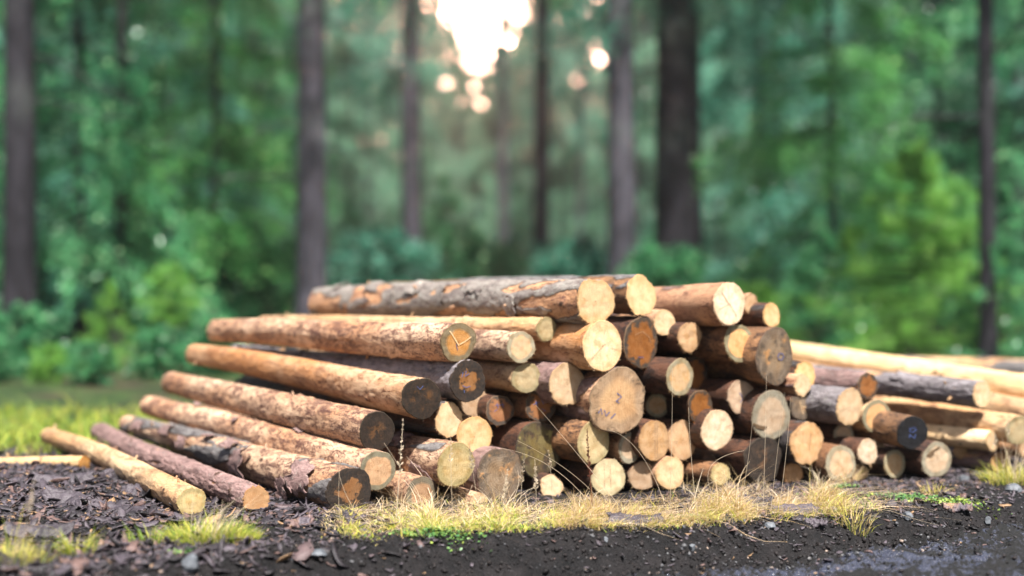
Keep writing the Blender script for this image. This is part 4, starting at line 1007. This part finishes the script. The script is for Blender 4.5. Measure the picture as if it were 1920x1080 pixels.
M_SPRB = fol('sunlit_spruce_needles', [(0, (0.03, 0.11, 0.03)), (.5, (0.09, 0.30, 0.08)), (.93, (0.22, 0.55, 0.18)), (1, (0.5, 0.9, 0.3))])  # brighter copy of the spruce needle colours, sunlight painted in
M_MINT = fol('distant_leaves_haze_tint', [(0, (0.03, 0.09, 0.055)), (.5, (0.12, 0.27, 0.16)), (.93, (0.28, 0.52, 0.36)), (1, (0.7, 0.98, 0.8))])  # paleness of haze and sun put into the leaf colour
M_LIME = fol('fresh_leaves', [(0, (0.06, 0.18, 0.025)), (.5, (0.17, 0.40, 0.07)), (.93, (0.34, 0.62, 0.15)), (1, (0.6, 0.9, 0.25))])

def trunk_mesh(H, r0, r1, lean, seed, k=18, m=26):
    t = np.linspace(0, 1, m); a = np.linspace(0, 2 * math.pi, k, endpoint=False); T, A = np.meshgrid(t, a, indexing='ij')
    r_ = (r0 + (r1 - r0) * T) * (1 + .6 * np.exp(-T * H / .35)) * (1 + .08 * fbm(np.cos(A) * 2 + seed, T * H * 1.5, np.sin(A) * 2, 3, seed))
    X = r_ * np.cos(A) + lean * T * H + .05 * np.sin(T * 5 + seed); Y = r_ * np.sin(A); Z = T * H - .15
    V = np.stack([X, Y, Z], -1).reshape(-1, 3); i, j = np.meshgrid(np.arange(m - 1), np.arange(k), indexing='ij'); i, j = i.ravel(), j.ravel()
    return V, np.stack([i * k + j, i * k + (j + 1) % k, (i + 1) * k + (j + 1) % k, (i + 1) * k + j], 1)
def crown_verts(kind, H, zb, Rm, n, size, seed):
    """leaf sized faces gathered on drooping boughs"""
    rs_ = np.random.RandomState(seed); nb = int({'spruce': 60, 'young': 70, 'leafy': 90}[kind] * (1 if kind != 'spruce' else (H - zb) / 6))
    zb_ = zb + (H - zb) * rs_.rand(nb) ** (1.0 if kind != 'young' else 1.25)
    f = (zb_ - zb) / (H - zb)
    Lb = Rm * (1 - f) ** .8 * rs_.uniform(.55, 1.15, nb) + .15 * Rm * .4 if kind != 'leafy' else Rm * np.sin((f * .85 + .12) * math.pi) ** .6 * rs_.uniform(.5, 1.1, nb)
    az = rs_.uniform(0, 6.28, nb); droop = rs_.uniform(.15, .55, nb) if kind == 'spruce' else rs_.uniform(-.25, .25, nb)
    bi = rs_.randint(0, nb, n); t = rs_.rand(n) ** .6
    lat = rs_.normal(0, 1, n) * (.16 * Lb[bi] * (1.15 - t)); 
    hang = -np.abs(rs_.normal(0, 1, n)) * (.22 if kind == 'spruce' else .07) * (0.4 + t)
    x = np.cos(az[bi]) * Lb[bi] * t - np.sin(az[bi]) * lat; y = np.sin(az[bi]) * Lb[bi] * t + np.cos(az[bi]) * lat
    z = zb_[bi] - droop[bi] * Lb[bi] * t ** 1.5 + hang + rs_.normal(0, .04, n)
    l = size * rs_.uniform(.6, 1.4, n)
    w = l * (.28 if kind != 'leafy' else .62)
    q0 = np.array([(-.5, 0, 0), (0, -.5, .05), (.5, 0, 0), (0, .5, .05)])
    V = q0[None] * np.stack([l, w, l], -1)[:, None]
    V = np.einsum('nij,nkj->nki', rotm(az[bi] + rs_.normal(0, .6, n), rs_.normal(.3 if kind == 'spruce' else 0, .5, n), rs_.normal(0, .8, n)), V)
    V += np.stack([x, y, z], -1)[:, None]
    tone = rs_.rand(nb)[bi] * .55 + rs_.rand(n) * .35 + .1 * t
    # scattered leaves take the palest tone as painted glints
    tone = np.clip(tone, 0, .93); gl = rs_.rand(n) > .965; tone[gl] = 1.0
    return V.reshape(-1, 3), np.arange(n * 4).reshape(-1, 4), np.repeat(tone, 4), (zb_, Lb, az, droop)
def limbs(info, cnt, r=.02):
    zb_, Lb, az, dr = info; V, Fa = [], []
    for i in range(min(cnt, len(zb_))):
        t = np.linspace(0, 1, 5); pts = np.stack([np.cos(az[i]) * Lb[i] * t, np.sin(az[i]) * Lb[i] * t, zb_[i] - dr[i] * Lb[i] * t ** 1.5], -1)
        v, f = tube(pts, r, r * .2, 4); o = len(V); V += v; Fa += [tuple(a + o for a in q2) for q2 in f]
    return V, Fa
CR = {}
def proto(key, kind, H, zb, Rm, n, size, seed, mat):
    v, f, a, info = crown_verts(kind, H, zb, Rm, n, size, seed)
    lv, lf = limbs(info, 60); nv = len(v)
    me = mesh('crown', np.concatenate([v, np.array(lv)]), np.concatenate([f, np.array(lf) + nv]), None, smooth=False, mats=[mat, M_TRUNKB],
              midx=np.concatenate([np.zeros(len(f)), np.ones(len(lf))]), attrs={'rv': np.concatenate([a, np.zeros(len(lv))])}); data = me.data; bpy.data.objects.remove(me)
    CR[key] = (data, None, H, zb, Rm)
proto('tallA', 'spruce', 17, 4.4, 2.9, 26000, .13, 1, M_SPR)
proto('tallB', 'spruce', 18, 3.2, 2.6, 26000, .14, 2, M_TEAL)
proto('low', 'spruce', 12, .9, 2.6, 30000, .13, 3, M_SPR)
proto('lowT', 'spruce', 12, 1.2, 2.8, 30000, .13, 4, M_TEAL)
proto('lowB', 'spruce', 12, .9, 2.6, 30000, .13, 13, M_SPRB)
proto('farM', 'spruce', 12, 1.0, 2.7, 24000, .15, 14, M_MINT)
proto('young', 'young', 3.0, .15, 1.3, 15000, .075, 5, M_LIME)
proto('youngG', 'young', 3.2, .1, 1.4, 15000, .08, 6, M_SPR)
proto('leafy', 'leafy', 5.5, 1.6, 1.9, 12000, .10, 7, M_LIME)
proto('broad', 'young', 3.0, .1, 1.75, 26000, .065, 9, M_LIME)
proto('bushD', 'leafy', 1.6, .05, 1.2, 9000, .08, 10, M_SPR)
proto('bushT', 'leafy', 1.6, .05, 1.2, 9000, .08, 11, M_TEAL)
proto('bush', 'leafy', 1.5, .05, 1.1, 9000, .065, 8, M_LIME)
TM = {}
def tree(name, px, D, wpx, crown, label, group=None, H=14, cs=1.0, rot=0, lean=0.0, cat='tree', tm=None, cz=0.0, base=None):
    K = 1.32; D *= K; H *= K; cs *= K; cz *= K
    x = (px - 960) / F * D; z = float(ground_h(x, D)) if base is None else base
    root = empty(name, (x, D, z), label, cat, group); root.rotation_euler = (0, 0, rot)
    r_ = wpx / F * D / 2
    if wpx > 0:
        V, Fa = trunk_mesh(H, r_, r_ * .55, lean, int(px) % 97)
        t_ = mesh('trunk', V, Fa, tm or M_TRUNK, root); t_.rotation_euler = (0, 0, -rot)
        if name in ('pine_tree', 'dead_tree'):
            rl = np.random.RandomState(int(px) + 3)
            for _ in range(7):
                z0 = rl.uniform(.25, .62) * min(H, 14); a0 = rl.uniform(0, 6.28); ll = rl.uniform(.5, 2.4); dr = rl.uniform(.05, .5)
                tt = np.linspace(0, 1, 8); rr0 = r_ * .8
                pts = np.stack([np.cos(a0) * (rr0 * .7 + ll * tt) + lean * z0, np.sin(a0) * (rr0 * .7 + ll * tt), z0 - dr * ll * tt ** 1.6 + .06 * np.sin(tt * 7 + a0)], -1)
                v_, f_ = tube(pts, .035, .008, 5); db = mesh('dead_branch', v_, f_, tm or M_TRUNK, root); db.rotation_euler = (0, 0, -rot)
    if crown:
        cd, ld, h0, zb, rm = CR[crown]
        c_ = bpy.data.objects.new('crown', cd); COL.objects.link(c_); c_.parent = root; c_.scale = (cs, cs, cs); c_.location = (0, 0, cz)
    return root
# trunks that can be told apart
T = tree
T('pine_tree', 32, 16, 62, None, 'thick dark trunk at the left edge of the picture', H=16, tm=M_TRUNKB)
T('pine_tree', 580, 19, 60, 'tallA', 'thick lilac grey trunk left of centre rising behind the topmost log', H=17, cz=2.2)
T('pine_tree', 768, 25, 42, 'tallB', 'reddish trunk just left of the bright sky gap', H=19, cz=2.2)
T('pine_tree', 1018, 28, 34, 'tallA', 'slim dark trunk in the centre right of the sky gap', H=20, cz=3.6)
T('pine_tree', 1163, 20, 58, 'tallA', 'thick straight trunk behind the clean cream ends', H=17, cz=2.5, rot=2)
T('pine_tree', 1268, 21, 94, 'tallB', 'widest dark trunk right of the thick straight one', H=17, cz=2.4, rot=1, tm=M_TRUNKB)
T('pine_tree', 945, 36, 22, 'tallB', 'thin distant trunk directly under the sky gap', H=20, cz=4.6)
T('pine_tree', 230, 19, 20, 'tallB', 'thin dark trunk between the left edge and the bright hanging boughs', H=18, tm=M_TRUNKB, cz=3.4, rot=3)
T('pine_tree', 1852, 14.8, 32, 'tallA', 'black trunk near the right edge', H=17, tm=M_TRUNKB, cz=4.0)
T('dead_tree', 1705, 27, 20, None, 'pale topped broken snag right of centre among the leaves', H=6.6)
T('pine_tree', 690, 44, 16, 'tallB', 'faint thin trunk between the lilac and the reddish one', H=20, cz=4, rot=4)
T('pine_tree', 320, 34, 20, 'tallA', 'faint grey trunk behind the bright hanging boughs', H=18, rot=5, cz=1)
T('pine_tree', 1905, 30, 24, 'tallB', 'bluish trunk at the very right edge', H=18, rot=.5, cz=1)
T('pine_tree', 1090, 48, 14, 'tallB', 'hair thin far trunk left of the thick straight one', H=20, rot=2.5, cz=4)
# hanging spruce boughs left and right
sp = [(150,19,'low',1.0,'dark spruce between the left edge trunk and the thin dark one'),(400,21,'lowB',1.05,'bright green spruce with hanging boughs left of centre'),
      (300,27,'lowT',1.1,'blue green spruce behind the thin dark trunk'),(480,30,'low',1.1,'dark green spruce left of the lilac trunk'),
      (60,28,'lowT',1.2,'blue green spruce behind the left edge trunk'),(1420,26,'lowT',1.0,'blue green spruce right of the widest trunk'),
      (1560,20,'lowB',1.0,'emerald spruce above the bright young tree'),(1650,31,'farM',1.2,'pale blue green spruce behind the snag'),
      (1760,25,'low',1.1,'deep green spruce right of the snag'),(1930,22,'low',1.1,'spruce boughs cut by the right edge'),
      (1350,38,'farM',1.2,'distant spruce between the widest trunk and the blue green one'),(660,40,'farM',1.0,'hazy spruce right of the lilac trunk'),
      (-90,21,'low',1.1,'spruce boughs cut by the left edge'),(1500,42,'lowT',1.3,'distant blue green spruce behind the emerald one')]
for i, (px, D, k, cs, lb) in enumerate(sp):
    T('spruce_tree', px, D, 14 * 25 / D, k, lb, 'spruces behind the pile', H=11 * cs, cs=cs, rot=i * 1.7, tm=M_TRUNKB, cat='spruce')
# bright understory
T('young_tree', 1710, 16.5, 4, 'broad', 'broad bright green young tree behind the right end of the pile', cs=.98, H=2.0, cat='young tree', rot=1)
T('young_tree', 1790, 19, 4, 'broad', 'pale young tree overlapping the broad bright green one on its right', cs=.9, H=2.0, cat='young tree', rot=4)
T('young_tree', 1600, 18.5, 4, 'broad', 'lower lime young tree at the left of the broad bright green one', cs=.66, H=1.6, cat='young tree', rot=5)
T('young_tree', 1540, 16.5, 4, 'youngG', 'small spruce left of the broad bright green one', cs=.62, H=1.6, cat='young tree', rot=2)
T('young_tree', 1890, 15, 4, 'youngG', 'darker young spruce at the right edge behind the logs', cs=.7, H=2.0, cat='young tree', rot=3)
T('young_tree', 205, 15, 4, 'young', 'lime green sapling behind the left flank of the pile', cs=.36, H=1.0, cat='young tree', rot=.4)
T('young_tree', 320, 15.8, 4, 'leafy', 'leafy green sapling close to the left flank of the pile', cs=.24, H=1.0, cat='young tree', rot=.9)
T('shrub', 240, 21, 0, 'bushD', 'dark bush behind the lime sapling', cs=1.25, cat='shrub')
T('shrub', 100, 19, 0, 'bushT', 'blue green bush at the foot of the left edge trunk', cs=.8, cat='shrub')
T('shrub', 1240, 17.5, 0, 'bushD', 'green bush glimpsed behind the highest log ends', cs=1.0, cat='shrub', rot=1)
T('shrub', 1090, 22, 0, 'bushT', 'pale blue green bush behind the centre of the pile', cs=1.15, cat='shrub', rot=2)
T('shrub', 880, 26, 0, 'bushD', 'green bush below the sky gap', cs=1.4, cat='shrub', rot=3)
T('shrub', 700, 23, 0, 'bushT', 'dark bush right of the lilac trunk', cs=1.3, cat='shrub', rot=4)
T('shrub', 1420, 18, 0, 'bush', 'bush behind the big weathered oval end', cs=.7, cat='shrub', rot=5)
T('shrub', 450, 22, 0, 'bushD', 'bush left of the lilac trunk', cs=1.4, cat='shrub', rot=6)
T('shrub', -10, 24, 0, 'bushD', 'dark bush at the left edge', cs=1.3, cat='shrub', rot=.5)
for i, (px, D, k, cs, lb) in enumerate(((-20, 12.5, 'bushD', .33, 'low dark plant at the left edge behind the bark ground'), (95, 12.5, 'bush', .26, 'low lime plant right of the left edge trunk'),
        (170, 12.2, 'bushD', .28, 'low green plant above the leftmost log'), (300, 13, 'bushD', .36, 'low dark plant behind the middle of the left flank'), (400, 14, 'bushD', .45, 'dark green plant behind the upper flank logs'), (40, 14, 'bushD', .5, 'leafy dark plant beside the left edge trunk'))):
    T('shrub', px, D, 0, k, lb, cs=cs, cat='shrub', rot=i * 1.3)
rs = np.random.RandomState(77)
for i in range(16):
    px = -100 + i * 135 + rs.uniform(-40, 40); D = rs.uniform(27, 46)
    T('young_spruce', px, D, 4, ['youngG', 'bushT'][i % 3 == 0], 'young spruce of the far understory', 'young spruces of the far understory', cs=rs.uniform(.8, 1.5), H=3.0, cat='young tree', rot=rs.uniform(0, 6))
# far rows of spruces with the clearing of sky between them
k_ = 0
for D, step in ((50, 190), (64, 150)):
    for px in np.arange(-150, 2100, step):
        px = px + rs.uniform(-40, 40)
        if 740 < px < 1060: continue
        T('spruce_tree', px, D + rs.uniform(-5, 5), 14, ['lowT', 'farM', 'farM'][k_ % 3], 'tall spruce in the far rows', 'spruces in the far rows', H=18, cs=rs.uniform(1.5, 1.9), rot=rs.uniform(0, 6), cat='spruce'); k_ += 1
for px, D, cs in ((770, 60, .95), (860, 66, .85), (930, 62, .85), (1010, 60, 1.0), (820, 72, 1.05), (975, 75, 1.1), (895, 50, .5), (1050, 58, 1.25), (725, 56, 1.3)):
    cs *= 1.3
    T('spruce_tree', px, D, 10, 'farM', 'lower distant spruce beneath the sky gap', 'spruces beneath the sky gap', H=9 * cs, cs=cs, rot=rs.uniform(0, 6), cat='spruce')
# far-off wood that reads as one mass
n = 95000; rs = np.random.RandomState(5)
y = rs.uniform(112, 140, n); x = rs.uniform(-80, 80, n); pxx = 960 + x / y * F
top = 38 + 6 * fbm(x * .1, 0, 0, 3, 5); gap = np.exp(-((pxx - 890) / 120) ** 2); top = top - 13.5 * gap
z = rs.rand(n) * top; s = rs.uniform(.7, 1.7, n)
q0 = np.array([(-.5, 0, 0), (0, -.5, .1), (.5, 0, 0), (0, .5, .1)])
V = np.einsum('nij,nkj->nki', rotm(rs.uniform(0, 6.28, n), rs.normal(0, .6, n), rs.normal(0, .9, n)), q0[None] * np.stack([s, s * .6, s], -1)[:, None]) + np.stack([x, y, z], -1)[:, None]
tone = np.clip(.45 + .5 * fbm(x * .3, y * .3, z * .35, 3, 3) + rs.normal(0, .15, n), 0, 1)
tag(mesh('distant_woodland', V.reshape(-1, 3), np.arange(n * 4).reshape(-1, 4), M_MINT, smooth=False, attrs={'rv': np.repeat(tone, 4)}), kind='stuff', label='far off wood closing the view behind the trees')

# ------------------------------------------------------------------ haze
bx = [(-110, -3, -1.4), (110, -3, -1.4), (110, 155, -1.4), (-110, 155, -1.4), (-110, -3, 52), (110, -3, 52), (110, 155, 52), (-110, 155, 52)]
hz = bpy.data.materials.new('haze'); hz.use_nodes = True; ht = hz.node_tree; ht.nodes.clear()
ho = ht.nodes.new('ShaderNodeOutputMaterial'); pv = ht.nodes.new('ShaderNodeVolumePrincipled')
pv.inputs['Color'].default_value = (0.86, 0.92, 0.88, 1); pv.inputs['Density'].default_value = 0.0023; pv.inputs['Anisotropy'].default_value = 0.78
ht.links.new(pv.outputs[0], ho.inputs['Volume'])
tag(mesh('haze', bx, [(0, 3, 2, 1), (4, 5, 6, 7), (0, 1, 5, 4), (1, 2, 6, 5), (2, 3, 7, 6), (3, 0, 4, 7)], hz, smooth=False), kind='stuff')
